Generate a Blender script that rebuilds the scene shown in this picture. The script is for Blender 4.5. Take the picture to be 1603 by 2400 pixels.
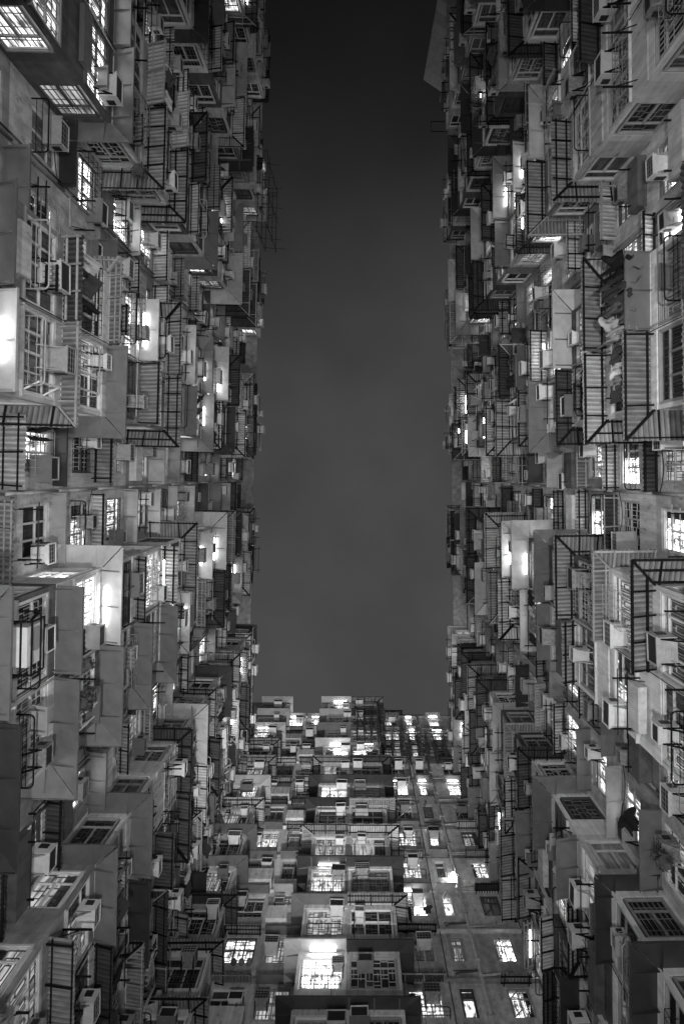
import bpy, math, random
from mathutils import Matrix, Vector

R = math.radians
scene = bpy.context.scene
for o in list(bpy.data.objects):
    bpy.data.objects.remove(o)
col = scene.collection

# ------------------------------------------------------------------ camera
FPX = 1336.0                     # focal length in photograph pixels (1603 x 2400)
U0, V0 = 834.0, 1110.0           # where the zenith falls in the photograph
cam_d = bpy.data.cameras.new('camera')
cam = bpy.data.objects.new('camera', cam_d)
col.objects.link(cam)
cam.location = (0, 0, 0)
cam.rotation_euler = (math.pi, 0, 0)          # straight up, far block at the foot of the picture
cam_d.sensor_fit = 'VERTICAL'
cam_d.sensor_height = 24.0
cam_d.lens = 24.0 * FPX / 2400.0
cam_d.shift_x = (801.5 - U0) / 2400.0
cam_d.shift_y = -(1200.0 - V0) / 2400.0
cam_d.clip_start = 0.05
cam_d.clip_end = 600
scene.camera = cam
scene.render.resolution_x, scene.render.resolution_y = 683, 1024

# ------------------------------------------------------------------ night sky
world = bpy.data.worlds.new('World')
scene.world = world
world.use_nodes = True
wt = world.node_tree
for nd in list(wt.nodes):
    wt.nodes.remove(nd)
def wn(t):
    return wt.nodes.new(t)
w_out = wn('ShaderNodeOutputWorld')
w_bg = wn('ShaderNodeBackground')
w_sky = wn('ShaderNodeTexSky')
w_sky.sky_type = 'NISHITA'
w_sky.sun_disc = False
w_sky.sun_elevation = R(3.4)
w_sky.sun_rotation = R(90)
w_sky.altitude = 0
w_sky.air_density = 1.5
w_sky.dust_density = 3.0
w_bw = wn('ShaderNodeRGBToBW')
w_tc = wn('ShaderNodeTexCoord')
w_no = wn('ShaderNodeTexNoise')
w_no.inputs['Scale'].default_value = 3.4
w_no.inputs['Detail'].default_value = 6.0
w_no.inputs['Roughness'].default_value = 0.45
w_mr = wn('ShaderNodeMapRange')
w_mr.inputs['From Min'].default_value = 0.35
w_mr.inputs['From Max'].default_value = 0.7
w_mr.inputs['To Min'].default_value = 0.8
w_mr.inputs['To Max'].default_value = 1.2
w_mu = wn('ShaderNodeMath'); w_mu.operation = 'MULTIPLY'
wt.links.new(w_sky.outputs[0], w_bw.inputs[0])
wt.links.new(w_tc.outputs['Generated'], w_no.inputs['Vector'])
wt.links.new(w_no.outputs['Fac'], w_mr.inputs['Value'])
wt.links.new(w_bw.outputs[0], w_mu.inputs[0])
wt.links.new(w_mr.outputs[0], w_mu.inputs[1])
w_sp = wn('ShaderNodeSeparateXYZ')
w_gl = wn('ShaderNodeMapRange')          # town glow: strong over the far block, dying away behind the photographer
w_gl.interpolation_type = 'SMOOTHSTEP'
w_gl.inputs['From Min'].default_value = -0.72
w_gl.inputs['From Max'].default_value = 0.0
w_gl.inputs['To Min'].default_value = 0.09
w_gl.inputs['To Max'].default_value = 1.0
w_m2 = wn('ShaderNodeMath'); w_m2.operation = 'MULTIPLY'
wt.links.new(w_tc.outputs['Generated'], w_sp.inputs[0])
wt.links.new(w_sp.outputs['Y'], w_gl.inputs['Value'])
wt.links.new(w_mu.outputs[0], w_m2.inputs[0])
wt.links.new(w_gl.outputs[0], w_m2.inputs[1])
wt.links.new(w_m2.outputs[0], w_bg.inputs['Color'])
w_bg.inputs['Strength'].default_value = 0.132
wt.links.new(w_bg.outputs[0], w_out.inputs['Surface'])

# unseen spots added near the ground to light the blocks from below
ADDED_UPLIGHTS = [(-1.2, -6, 3000, -14, 112), (1.2, -1, 6800, 0, 102), (-1.0, 4, 6800, 4, 102), (1.0, 8, 1700, 24, 100), (-1.0, 9, 50000, 11, 34)]      # x, y, watts, tilt towards the far block, beam
GROUND = -1.6

vs = scene.view_settings
vs.view_transform = 'Standard'
vs.look = 'None'
vs.gamma = 1
vs.exposure = 0.0
scene.cycles.max_bounces = 4
scene.cycles.diffuse_bounces = 1
scene.cycles.glossy_bounces = 2
scene.cycles.transmission_bounces = 2
scene.cycles.transparent_max_bounces = 5
scene.cycles.sample_clamp_indirect = 4.0

rnd = random.Random(11)
LB, LS = 'lit_bright', 'lit_soft'
FH = 2.7                         # storey height

# ------------------------------------------------------------------ materials
MATS = {}
def mat(name, c, rough=0.7, metal=0.0, noise=0.0, nscale=(3, 3, 3), streak=0.0, sscale=(2.6, 2.6, 0.35), bump=0.0, bscale=40, spec=0.5, spots=0.0, groove=0.0):
    m = bpy.data.materials.new(name)
    m.use_nodes = True
    nt = m.node_tree
    b = nt.nodes['Principled BSDF']
    b.inputs['Base Color'].default_value = (c, c, c, 1)
    b.inputs['Roughness'].default_value = rough
    b.inputs['Metallic'].default_value = metal
    b.inputs['Specular IOR Level'].default_value = spec
    tc = nt.nodes.new('ShaderNodeTexCoord')
    cur = None
    def tex(scale, detail, lo, hi, f0=0.35, f1=0.65, rgh=0.6):
        mp = nt.nodes.new('ShaderNodeMapping')
        mp.inputs['Scale'].default_value = scale
        nt.links.new(tc.outputs['Object'], mp.inputs['Vector'])
        n = nt.nodes.new('ShaderNodeTexNoise')
        n.inputs['Scale'].default_value = 1.0
        n.inputs['Detail'].default_value = detail
        n.inputs['Roughness'].default_value = rgh
        nt.links.new(mp.outputs[0], n.inputs['Vector'])
        r = nt.nodes.new('ShaderNodeMapRange')
        r.inputs['From Min'].default_value = f0
        r.inputs['From Max'].default_value = f1
        r.inputs['To Min'].default_value = lo
        r.inputs['To Max'].default_value = hi
        nt.links.new(n.outputs['Fac'], r.inputs['Value'])
        return r.outputs[0]
    def mul(a, bb):
        q = nt.nodes.new('ShaderNodeMath'); q.operation = 'MULTIPLY'
        nt.links.new(a, q.inputs[0])
        if isinstance(bb, float):
            q.inputs[1].default_value = bb
        else:
            nt.links.new(bb, q.inputs[1])
        return q.outputs[0]
    if noise:
        cur = tex(nscale, 5, 1 - noise, 1 + noise * 0.6)
    if streak:
        s = tex(sscale, 4, 1 - streak, 1 + streak * 0.3)
        cur = mul(cur, s) if cur else s
    if spots:
        s = tex((4.5, 4.5, 1.9), 7, 1.0 - spots, 1.0, 0.34, 0.43, 0.72)
        cur = mul(cur, s) if cur else s
    if groove:  # stripes along each corrugation: valley dirt and ridge shading put into the colour
        sx = nt.nodes.new('ShaderNodeSeparateXYZ')
        nt.links.new(tc.outputs['Object'], sx.inputs[0])
        k1 = nt.nodes.new('ShaderNodeMath'); k1.operation = 'MULTIPLY'; k1.inputs[1].default_value = 2*math.pi/0.14
        nt.links.new(sx.outputs['X'], k1.inputs[0])
        k2 = nt.nodes.new('ShaderNodeMath'); k2.operation = 'SINE'
        nt.links.new(k1.outputs[0], k2.inputs[0])
        k3 = nt.nodes.new('ShaderNodeMath'); k3.operation = 'MULTIPLY_ADD'
        k3.inputs[1].default_value = -groove; k3.inputs[2].default_value = 1.0 - groove*.3
        nt.links.new(k2.outputs[0], k3.inputs[0])
        cur = mul(cur, k3.outputs[0]) if cur else k3.outputs[0]
    # each object a little lighter or darker than the next
    oi = nt.nodes.new('ShaderNodeObjectInfo')
    r = nt.nodes.new('ShaderNodeMapRange')
    r.inputs['To Min'].default_value = 0.8
    r.inputs['To Max'].default_value = 1.15
    nt.links.new(oi.outputs['Random'], r.inputs['Value'])
    cur = mul(cur, r.outputs[0]) if cur else r.outputs[0]
    nt.links.new(mul(cur, float(c)), b.inputs['Base Color'])
    if bump:
        n = nt.nodes.new('ShaderNodeTexNoise')
        n.inputs['Scale'].default_value = bscale
        n.inputs['Detail'].default_value = 3
        nt.links.new(tc.outputs['Object'], n.inputs['Vector'])
        bp = nt.nodes.new('ShaderNodeBump')
        bp.inputs['Strength'].default_value = bump
        bp.inputs['Distance'].default_value = 0.02
        nt.links.new(n.outputs['Fac'], bp.inputs['Height'])
        nt.links.new(bp.outputs[0], b.inputs['Normal'])
    MATS[name] = m
    return m

mat('plaster_white', 0.82, 0.8, noise=0.12, streak=0.2, sscale=(5, 5, .4), bump=0.3, spots=0.35)
mat('plaster_pale', 0.64, 0.85, noise=0.15, streak=0.28, sscale=(5, 5, .4), bump=0.3, spots=0.5)
mat('plaster_mid', 0.34, 0.85, noise=0.25, streak=0.3, bump=0.3, spots=0.4)
mat('plaster_dark', 0.13, 0.9, noise=0.25, streak=0.3, bump=0.3)
mat('plaster_stained', 0.64, 0.9, noise=0.25, streak=0.3, bump=0.5, spots=0.6)
mat('core_wall', 0.12, 0.9, noise=0.2)
mat('sheet_pale', 0.55, 0.5, 0.15, noise=0.12, streak=0.12, nscale=(1.2, 1.2, 1.2), spots=0.12)
mat('sheet_mid', 0.25, 0.42, 0.3, noise=0.12, streak=0.12, nscale=(1.2, 1.2, 1.2), spots=0.12)
mat('sheet_dark', 0.07, 0.4, 0.3, noise=0.12, streak=0.12, nscale=(1.2, 1.2, 1.2), spots=0.12)
mat('corrugated_pale', 0.58, 0.6, 0.0, noise=0.2, streak=0.3, sscale=(14, 1.2, 1), nscale=(2, 2, 2), groove=0.28)
mat('corrugated_mid', 0.30, 0.6, 0.0, noise=0.25, streak=0.35, sscale=(14, 1.2, 1), nscale=(2, 2, 2), groove=0.28)
mat('corrugated_dark', 0.08, 0.65, 0.0, noise=0.3, streak=0.4, sscale=(14, 1.2, 1), nscale=(2, 2, 2), groove=0.28)
mat('iron_dark', 0.012, 0.7, noise=0.3, spec=0.15)
mat('iron_pale', 0.4, 0.5, noise=0.2)
mat('frame_white', 0.78, 0.45, noise=0.08)
mat('frame_grey', 0.42, 0.4, noise=0.1)
mat('frame_dark', 0.09, 0.4, noise=0.1)
mat('ac_white', 0.78, 0.5, noise=0.12, nscale=(4, 4, 4), streak=0.1)
mat('ac_grey', 0.46, 0.5, noise=0.18, nscale=(4, 4, 4), streak=0.15)
mat('ac_dark', 0.02, 0.5)
mat('ac_dirty', 0.3, 0.6, noise=0.4, nscale=(7, 7, 7), spots=0.5)
mat('ac_line', 0.3, 0.5)
mat('curtain_pale', 0.5, 0.9, noise=0.2, streak=0.5, sscale=(16, 16, 0.6))
mat('curtain_mid', 0.22, 0.9, noise=0.25, streak=0.6, sscale=(16, 16, 0.6))
mat('curtain_dark', 0.05, 0.9, noise=0.3, streak=0.6, sscale=(16, 16, 0.6))
mat('room_dark', 0.015, 0.9)  # near-black sheet colour standing for the darkness of an unlit room
mat('grille_iron', 0.3, 0.5)
mat('pipe_pale', 0.5, 0.5, noise=0.25, nscale=(6, 6, 6))
mat('pipe_dark', 0.1, 0.6, noise=0.2)
mat('bamboo', 0.03, 0.7, noise=0.3, nscale=(4, 4, 1))
mat('leaf', 0.09, 0.5, noise=0.3)
mat('pot', 0.12, 0.8, noise=0.2)
mat('cloth_black', 0.015, 0.95)
mat('cloth_dark', 0.07, 0.95, noise=0.2)
mat('cloth_mid', 0.3, 0.95, noise=0.25, nscale=(9, 9, 9))
mat('cloth_white', 0.75, 0.9, noise=0.1)
mat('board', 0.6, 0.7, noise=0.15)
mat('ground', 0.3, 0.9, noise=0.2, nscale=(0.5, 0.5, 0.5))

def glass_mat():
    m = bpy.data.materials.new('glass')
    m.use_nodes = True
    nt = m.node_tree
    nt.nodes.remove(nt.nodes['Principled BSDF'])
    out = nt.nodes['Material Output']
    tr = nt.nodes.new('ShaderNodeBsdfTransparent')
    tr.inputs[0].default_value = (0.86, 0.86, 0.86, 1)
    gl = nt.nodes.new('ShaderNodeBsdfGlossy')
    gl.inputs['Roughness'].default_value = 0.06
    gl.inputs['Color'].default_value = (0.8, 0.8, 0.8, 1)
    lw = nt.nodes.new('ShaderNodeLayerWeight')
    lw.inputs['Blend'].default_value = 0.5
    pw = nt.nodes.new('ShaderNodeMath'); pw.operation = 'POWER'
    pw.inputs[1].default_value = 5.0
    nt.links.new(lw.outputs['Facing'], pw.inputs[0])
    fr = nt.nodes.new('ShaderNodeMath'); fr.operation = 'MULTIPLY_ADD'
    fr.inputs[1].default_value = 0.9
    fr.inputs[2].default_value = 0.03
    nt.links.new(pw.outputs[0], fr.inputs[0])
    mx = nt.nodes.new('ShaderNodeMixShader')
    nt.links.new(fr.outputs[0], mx.inputs[0])
    nt.links.new(tr.outputs[0], mx.inputs[1])
    nt.links.new(gl.outputs[0], mx.inputs[2])
    nt.links.new(mx.outputs[0], out.inputs['Surface'])
    MATS['glass'] = m
glass_mat()

def glow_mat(name, strength, var=0.5, scale=(5, 5, 0.8)):
    m = bpy.data.materials.new(name)
    m.use_nodes = True
    nt = m.node_tree
    nt.nodes.remove(nt.nodes['Principled BSDF'])
    out = nt.nodes['Material Output']
    em = nt.nodes.new('ShaderNodeEmission')
    tc = nt.nodes.new('ShaderNodeTexCoord')
    mp = nt.nodes.new('ShaderNodeMapping')
    mp.inputs['Scale'].default_value = scale
    nt.links.new(tc.outputs['Object'], mp.inputs['Vector'])
    n = nt.nodes.new('ShaderNodeTexNoise')
    n.inputs['Scale'].default_value = 1.0
    n.inputs['Detail'].default_value = 3
    nt.links.new(mp.outputs[0], n.inputs['Vector'])
    r = nt.nodes.new('ShaderNodeMapRange')
    r.inputs['From Min'].default_value = 0.37
    r.inputs['From Max'].default_value = 0.6
    r.inputs['To Min'].default_value = strength * (1 - var)
    r.inputs['To Max'].default_value = strength
    nt.links.new(n.outputs['Fac'], r.inputs['Value'])
    nt.links.new(r.outputs[0], em.inputs['Strength'])
    nt.links.new(em.outputs[0], out.inputs['Surface'])
    MATS[name] = m
glow_mat('lit_bright', 7.0, 0.95, (6, 6, 2.2))
glow_mat('lit_full', 5.0, 0.93, (6, 6, 2.2))
glow_mat('lit_soft', 2.4, 0.95, (6, 6, 2.2))
glow_mat('lit_dim', 0.7, 0.8, (7, 7, 1.2))
glow_mat('bulb', 60.0, 0.0)
glow_mat('tube_light', 22.0, 0.0)

# ------------------------------------------------------------------ mesh helpers
class MB:
    def __init__(s):
        s.v = []; s.f = []
    def box(s, x0, x1, y0, y1, z0, z1):
        b = len(s.v)
        s.v += [(x0, y0, z0), (x1, y0, z0), (x1, y1, z0), (x0, y1, z0), (x0, y0, z1), (x1, y0, z1), (x1, y1, z1), (x0, y1, z1)]
        s.f += [(b, b+3, b+2, b+1), (b+4, b+5, b+6, b+7), (b, b+1, b+5, b+4), (b+1, b+2, b+6, b+5), (b+2, b+3, b+7, b+6), (b+3, b, b+4, b+7)]
        return s
    def hexa(s, p):
        b = len(s.v)
        s.v += [tuple(q) for q in p]
        s.f += [(b, b+3, b+2, b+1), (b+4, b+5, b+6, b+7), (b, b+1, b+5, b+4), (b+1, b+2, b+6, b+5), (b+2, b+3, b+7, b+6), (b+3, b, b+4, b+7)]
        return s
    def quad(s, a, b_, c, d):
        b = len(s.v)
        s.v += [tuple(a), tuple(b_), tuple(c), tuple(d)]
        s.f.append((b, b+1, b+2, b+3))
        return s
    def prism(s, poly, x0, x1):
        # polygon in (y, z) extruded along x
        b = len(s.v); n = len(poly)
        s.v += [(x0, p[0], p[1]) for p in poly] + [(x1, p[0], p[1]) for p in poly]
        s.f.append(tuple(range(b, b+n)))
        s.f.append(tuple(range(b+2*n-1, b+n-1, -1)))
        for i in range(n):
            j = (i+1) % n
            s.f.append((b+i, b+n+i, b+n+j, b+j))
        return s
    def bar(s, p, q, r):
        return s.tube([p, q], r, 4)
    def tube(s, pts, r, n=6, r2=None):
        pts = [Vector(p) for p in pts]
        rings = []
        m = len(pts)
        for i, p in enumerate(pts):
            d = (pts[min(i+1, m-1)] - pts[max(i-1, 0)])
            if d.length < 1e-9:
                d = Vector((0, 0, 1))
            d.normalize()
            up = Vector((0, 0, 1)) if abs(d.z) < 0.9 else Vector((1, 0, 0))
            a = d.cross(up).normalized(); c = a.cross(d)
            rr = r if r2 is None else r + (r2 - r) * i / max(1, m-1)
            b = len(s.v)
            for k in range(n):
                t = 2*math.pi*(k+0.5)/n
                s.v.append(tuple(p + a*math.cos(t)*rr + c*math.sin(t)*rr))
            rings.append(b)
        for i in range(m-1):
            for k in range(n):
                j = (k+1) % n
                s.f.append((rings[i]+k, rings[i]+j, rings[i+1]+j, rings[i+1]+k))
        s.f.append(tuple(rings[0]+k for k in range(n))[::-1])
        s.f.append(tuple(rings[-1]+k for k in range(n)))
        return s
    def lathe(s, prof, n=10, c=(0, 0, 0)):
        b = len(s.v)
        for (r, z) in prof:
            for k in range(n):
                t = 2*math.pi*k/n
                s.v.append((c[0]+r*math.cos(t), c[1]+r*math.sin(t), c[2]+z))
        for i in range(len(prof)-1):
            for k in range(n):
                j = (k+1) % n
                s.f.append((b+i*n+k, b+i*n+j, b+(i+1)*n+j, b+(i+1)*n+k))
        s.f.append(tuple(b+k for k in range(n))[::-1])
        s.f.append(tuple(b+(len(prof)-1)*n+k for k in range(n)))
        return s
    def mesh(s, name, smooth=False):
        m = bpy.data.meshes.new(name)
        m.from_pydata(s.v, [], s.f)
        if smooth:
            m.polygons.foreach_set('use_smooth', [True]*len(m.polygons))
        m.update()
        return m

CACHE = {}
def cached(key, fn, smooth=False):
    if key not in CACHE:
        CACHE[key] = fn().mesh(key[0] if isinstance(key, tuple) else key, smooth)
    return CACHE[key]

def obj(name, me, material, parent=None, loc=(0, 0, 0), rz=0.0, mw=None):
    if isinstance(me, MB):
        me = me.mesh(name)
    mk = MATS[material]
    if len(me.materials) == 0:
        me.materials.append(mk)
    o = bpy.data.objects.new(name, me)
    col.objects.link(o)
    if o.material_slots[0].material is not mk:
        o.material_slots[0].link = 'OBJECT'
        o.material_slots[0].material = mk
    if parent:
        o.parent = parent
    if mw is not None:
        o.matrix_basis = mw
    else:
        o.location = loc
        o.rotation_euler = (0, 0, rz)
    return o

def empty(name, mw):
    o = bpy.data.objects.new(name, None)
    o.empty_display_size = 0.2
    col.objects.link(o)
    o.matrix_basis = mw
    return o

def tag(o, label, cat, group=None):
    o['label'] = label
    o['category'] = cat
    if group:
        o['group'] = group
    return o

ORD = ['zeroth', 'first', 'second', 'third', 'fourth', 'fifth', 'sixth', 'seventh', 'eighth', 'ninth', 'tenth', 'eleventh', 'twelfth', 'thirteenth', 'fourteenth', 'fifteenth', 'sixteenth', 'seventeenth', 'eighteenth']

# ------------------------------------------------------------------ the three blocks
class Block:
    def __init__(s, name, key, origin, sdir, label, roof, dz=0.0):
        sx = Vector((sdir[0], sdir[1], 0)).normalized()
        tx = Vector((0, 0, 1)).cross(sx)
        s.M = Matrix(((sx.x, tx.x, 0, origin[0]), (sx.y, tx.y, 0, origin[1]), (0, 0, 1, dz), (0, 0, 0, 1)))
        base = s.M @ Matrix.Translation((0, 0, 0))
        s.root = empty(name, base)
        tag(s.root, label, 'building')
        s.key = key
        s.roof = roof
        s.panes = 0
        s.bars = 0
    def px(s, a, t, z):
        p = s.M @ Vector((a, t, z))
        if p.z < 1:
            return (9e9, 9e9, 0)
        return (U0 + FPX*p.x/p.z, V0 + FPX*p.y/p.z, FPX/p.z)
    def seen(s, a0, a1, z0, z1, t=0.0, m=90):
        us = []; vs_ = []
        for a in (a0, a1):
            for z in (z0, z1):
                u, v, k = s.px(a, t, z)
                us.append(u); vs_.append(v)
        return max(us) > -m and min(us) < 1603+m and max(vs_) > -m and min(vs_) < 2400+m
    def sw(s, a, t, z, rz=0.0):
        return s.M @ Matrix.Translation((a, t, z)) @ Matrix.Rotation(rz, 4, 'Z')

SL = 0.0225
left = Block('apartment_block', 'left', (-7.80, 0), (SL, -1), 'pale apartment block along the left side of the courtyard', 17)
right = Block('apartment_block', 'right', (7.78, 0), (0.0105, 1), 'pale apartment block along the right side of the courtyard', 18)
end = Block('apartment_block', 'far', (0, 20.9), (-1, 0), 'apartment block closing the courtyard at the foot of the picture', 20, -.8)

# ground
g = MB().box(-90, 90, -90, 90, GROUND-0.5, GROUND)
go = obj('ground', g, 'ground'); go['kind'] = 'structure'

# ---- window -------------------------------------------------------------
def q(x, st=0.05):
    return round(x/st)*st

def win_layout(w, h, style):
    """cells (x0,x1,z0,z1) of a window w wide"""
    ncol = max(1, int(round(w/0.58)))
    b = 0.055
    cw = (w - 2*b)/ncol
    cells = []
    if style == 0:      # casements below, transom lights above
        zt = h*0.68
        for i in range(ncol):
            cells.append((-w/2+b+i*cw, -w/2+b+(i+1)*cw, b, zt, True))
        n2 = max(1, ncol//2)
        cw2 = (w-2*b)/n2
        for i in range(n2):
            cells.append((-w/2+b+i*cw2, -w/2+b+(i+1)*cw2, zt, h-b, False))
    elif style == 1:    # full grid two rows
        zt = h*0.55
        for i in range(ncol):
            cells.append((-w/2+b+i*cw, -w/2+b+(i+1)*cw, b, zt, True))
            cells.append((-w/2+b+i*cw, -w/2+b+(i+1)*cw, zt, h-b, False))
    elif style == 2:    # transom below and above tall lights
        z1 = h*0.3; z2 = h*0.8
        for i in range(ncol):
            cells.append((-w/2+b+i*cw, -w/2+b+(i+1)*cw, z1, z2, True))
        n2 = max(1, ncol//2)
        cw2 = (w-2*b)/n2
        for i in range(n2):
            cells.append((-w/2+b+i*cw2, -w/2+b+(i+1)*cw2, b, z1, False))
            cells.append((-w/2+b+i*cw2, -w/2+b+(i+1)*cw2, z2, h-b, False))
    return cells

def win_frame(w, h, style, opened):
    m = MB()
    b = 0.055
    m.box(-w/2, w/2, -0.05, 0.05, 0, b)
    m.box(-w/2, w/2, -0.05, 0.05, h-b, h)
    m.box(-w/2, -w/2+b, -0.05, 0.05, b, h-b)
    m.box(w/2-b, w/2, -0.05, 0.05, b, h-b)
    k = 0.03
    for i, (x0, x1, z0, z1, leaf) in enumerate(win_layout(w, h, style)):
        if leaf and i in opened:
            continue
        d = 0.035 if leaf else 0.022
        m.box(x0, x0+k, -d, d, z0, z1); m.box(x1-k, x1, -d, d, z0, z1)
        m.box(x0+k, x1-k, -d+.002, d-.002, z0, z0+k); m.box(x0+k, x1-k, -d+.002, d-.002, z1-k, z1)
    return m

def win_grille(w, h, kind):
    m = MB()
    r = 0.011
    if kind == 0:
        n = max(3, int(w/0.14))
        for i in range(1, n):
            x = -w/2 + w*i/n
            m.box(x-r, x+r, -r, r, 0.05, h-0.05)
        for f in (0.2, 0.5, 0.8):
            m.box(-w/2, w/2, r, r*2, h*f-r, h*f+r)
    elif kind == 1:     # nested oblongs
        n = max(2, int(round(w/0.5)))
        cw = w/n
        for i in range(n):
            c = -w/2 + cw*(i+0.5)
            for s_ in (0.46, 0.3, 0.15):
                x0, x1 = c-cw*s_, c+cw*s_
                z0, z1 = h*(0.5-s_), h*(0.5+s_)
                m.box(x0-r, x0+r, -r, r, z0, z1); m.box(x1-r, x1+r, -r, r, z0, z1)
                m.box(x0+r, x1-r, -r, r, z0-r, z0+r); m.box(x0+r, x1-r, -r, r, z1-r, z1+r)
            m.box(c-r, c+r, r, 2*r, 0.04, h*0.35); m.box(c-r, c+r, r, 2*r, h*0.65, h-0.04)
    else:               # staggered maze
        rr = random.Random(int(w*100)+int(h*10))
        n = max(3, int(w/0.28))
        cw = w/n
        for i in range(n+1):
            x = -w/2 + cw*i
            m.box(x-r, x+r, -r, r, 0.03, h-0.03)
        for i in range(n):
            x = -w/2 + cw*i
            for f in (0.12, 0.32, 0.55, 0.75, 0.92):
                z = h*(f + rr.uniform(-0.06, 0.06))
                m.box(x+r, x+cw-r, -r, r, z-r, z+r)
            xm = x + cw*rr.uniform(.35, .65); za = h*rr.uniform(.2, .4)
            m.box(xm-r, xm+r, r, 2*r, za, za + h*0.3)
    return m

def curtain_mesh(w, h, amp, seed):
    rr = random.Random(seed)
    m = MB()
    n = max(8, int(w/0.06))
    ph = rr.uniform(0, 6)
    for i in range(n+1):
        x = -w/2 + w*i/n
        y = amp*math.sin(x*38+ph) + amp*0.6*math.sin(x*17+ph*2)
        m.v += [(x, y, 0), (x, y*0.7, h)]
    for i in range(n):
        m.f.append((2*i, 2*i+2, 2*i+3, 2*i+1))
    return m

def make_window(B, a, t, z, w, h, rz=0.0, lit=None, style=None, frame=None, grille=None, curtain_or_backing=None, big=False, opened=()):
    w = q(w); h = q(h)
    if w < 0.3:
        return
    style = rnd.choice([0, 0, 1, 2]) if style is None else style
    if w < 0.8 and style == 2:
        style = 0
    frame = frame or rnd.choice(['frame_white', 'frame_white', 'frame_grey', 'frame_grey', 'frame_dark'])
    opened = tuple(opened)
    fm = cached(('window', w, h, style, opened), lambda: win_frame(w, h, style, opened))
    o = obj('window', fm, frame, B.root, (a, t, z), rz)
    cells = win_layout(w, h, style)
    u, v, k = B.px(a, t, z)
    if big and B.panes < 290:
        for i, (x0, x1, z0, z1, leaf) in enumerate(cells):
            if leaf and i in opened:
                continue
            pw, phh = round(x1-x0-0.05, 3), round(z1-z0-0.05, 3)
            pm = cached(('pane', pw, phh), lambda: MB().quad((-pw/2, 0, -phh/2), (pw/2, 0, -phh/2), (pw/2, 0, phh/2), (-pw/2, 0, phh/2)))
            # each pane sits a hair out of true
            p = obj('pane', pm, 'glass', o, ((x0+x1)/2, 0, (z0+z1)/2))
            p.rotation_euler = (rnd.uniform(-.02, .02), 0, rnd.uniform(-.02, .02))
            B.panes += 1
    else:
        def gl():
            m = MB()
            for i, (x0, x1, z0, z1, leaf) in enumerate(cells):
                if leaf and i in opened:
                    continue
                m.quad((x0+.025, 0, z0+.025), (x1-.025, 0, z0+.025), (x1-.025, 0, z1-.025), (x0+.025, 0, z1-.025))
            return m
        obj('glazing', cached(('glazing', w, h, style, opened), gl), 'glass', o)
    for i in opened:     # casement leaves standing open
        if i >= len(cells):
            continue
        x0, x1, z0, z1, leaf = cells[i]
        lw, lh = round(x1-x0, 3), round(z1-z0-.02, 3)
        def lf():
            m = MB(); kk = 0.035
            m.box(0, kk, -.02, .02, 0, lh); m.box(lw-kk, lw, -.02, .02, 0, lh)
            m.box(kk, lw-kk, -.019, .019, 0, kk); m.box(kk, lw-kk, -.019, .019, lh-kk, lh)
            return m
        s_ = 1 if i % 2 == 0 else -1
        hx = x0 if s_ > 0 else x1
        c = obj('casement', cached(('casement', lw, lh), lf), frame, o, (hx, 0.05, z0+.01), (math.radians(rnd.uniform(40, 75)) if s_ > 0 else math.pi-math.radians(rnd.uniform(40, 75))))
    if grille is None:
        grille = rnd.choice([0, 1, 1, 2, 2, None])
    if grille is not None:
        gm = cached(('window_grille', w, h, grille), lambda: win_grille(w-0.1, h-0.1, grille))
        obj('window_grille', gm, 'frame_dark' if lit else rnd.choice(['grille_iron', 'frame_white', 'frame_dark']), o, (0, -0.036, 0.05))
    sd = rnd.randrange(5)
    cm = cached(('curtain', w, h, sd), lambda: curtain_mesh(w-0.02, h, 0.014, sd))
    if lit:
        obj('lit_curtain', cm, lit, o, (0, -0.085, 0))  # this sheet emits on its own in place of a lit room
        if rnd.random() < .6 and w > .9 and lit != 'lit_full':
            dw = q(w*rnd.choice([.2, .3, .45]))
            sx = rnd.choice([-1, 1])
            dm = cached(('drape', dw, h), lambda: curtain_mesh(dw, h-.12, 0.01, 3))
            obj('drape', dm, rnd.choice(['curtain_pale', 'curtain_mid', 'curtain_dark', 'lit_dim']), o, (sx*(w/2-.06-dw/2), -0.064, .06))  # drapes and blinds in lit_dim emit, imitating light shining through cloth
        if rnd.random() < .35 and lit != 'lit_dim':
            bh = q(h*rnd.choice([.2, .3]))
            bm_ = cached(('blind', w, bh), lambda: curtain_mesh(w-.1, bh, 0.004, 1))
            obj('blind', bm_, rnd.choice(['curtain_mid', 'curtain_pale', 'lit_dim']), o, (0, -0.06, rnd.choice([h-bh-.06, .06])))
    else:
        curtain_or_backing = curtain_or_backing or rnd.choice(['curtain_pale', 'curtain_mid', 'curtain_mid', 'curtain_dark', 'curtain_dark', 'room_dark', 'room_dark', 'room_dark'])  # the blackest choice is a sheet painted as unlit room darkness
        obj('curtain', cm, curtain_or_backing, o, (0, -0.085, 0))
    return o

# ---- canopies -----------------------------------------------------------
def flat_panel(L, d, m0, m1, slope):
    m = MB()
    th = 0.03
    a0, a1 = (-d*m0, L + d*m1)
    zi, zo = 0.0, -slope
    m.hexa([(0, 0, zi-th), (L, 0, zi-th), (a1, d, zo-th), (a0, d, zo-th), (0, 0, zi), (L, 0, zi), (a1, d, zo), (a0, d, zo)])
    # turned-down lip
    m.hexa([(a0, d, zo-0.075), (a1, d, zo-0.075), (a1, d+.012, zo-0.075), (a0, d+.012, zo-0.075), (a0, d, zo+.002), (a1, d, zo+.002), (a1, d+.012, zo+.002), (a0, d+.012, zo+.002)])
    return m

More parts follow.
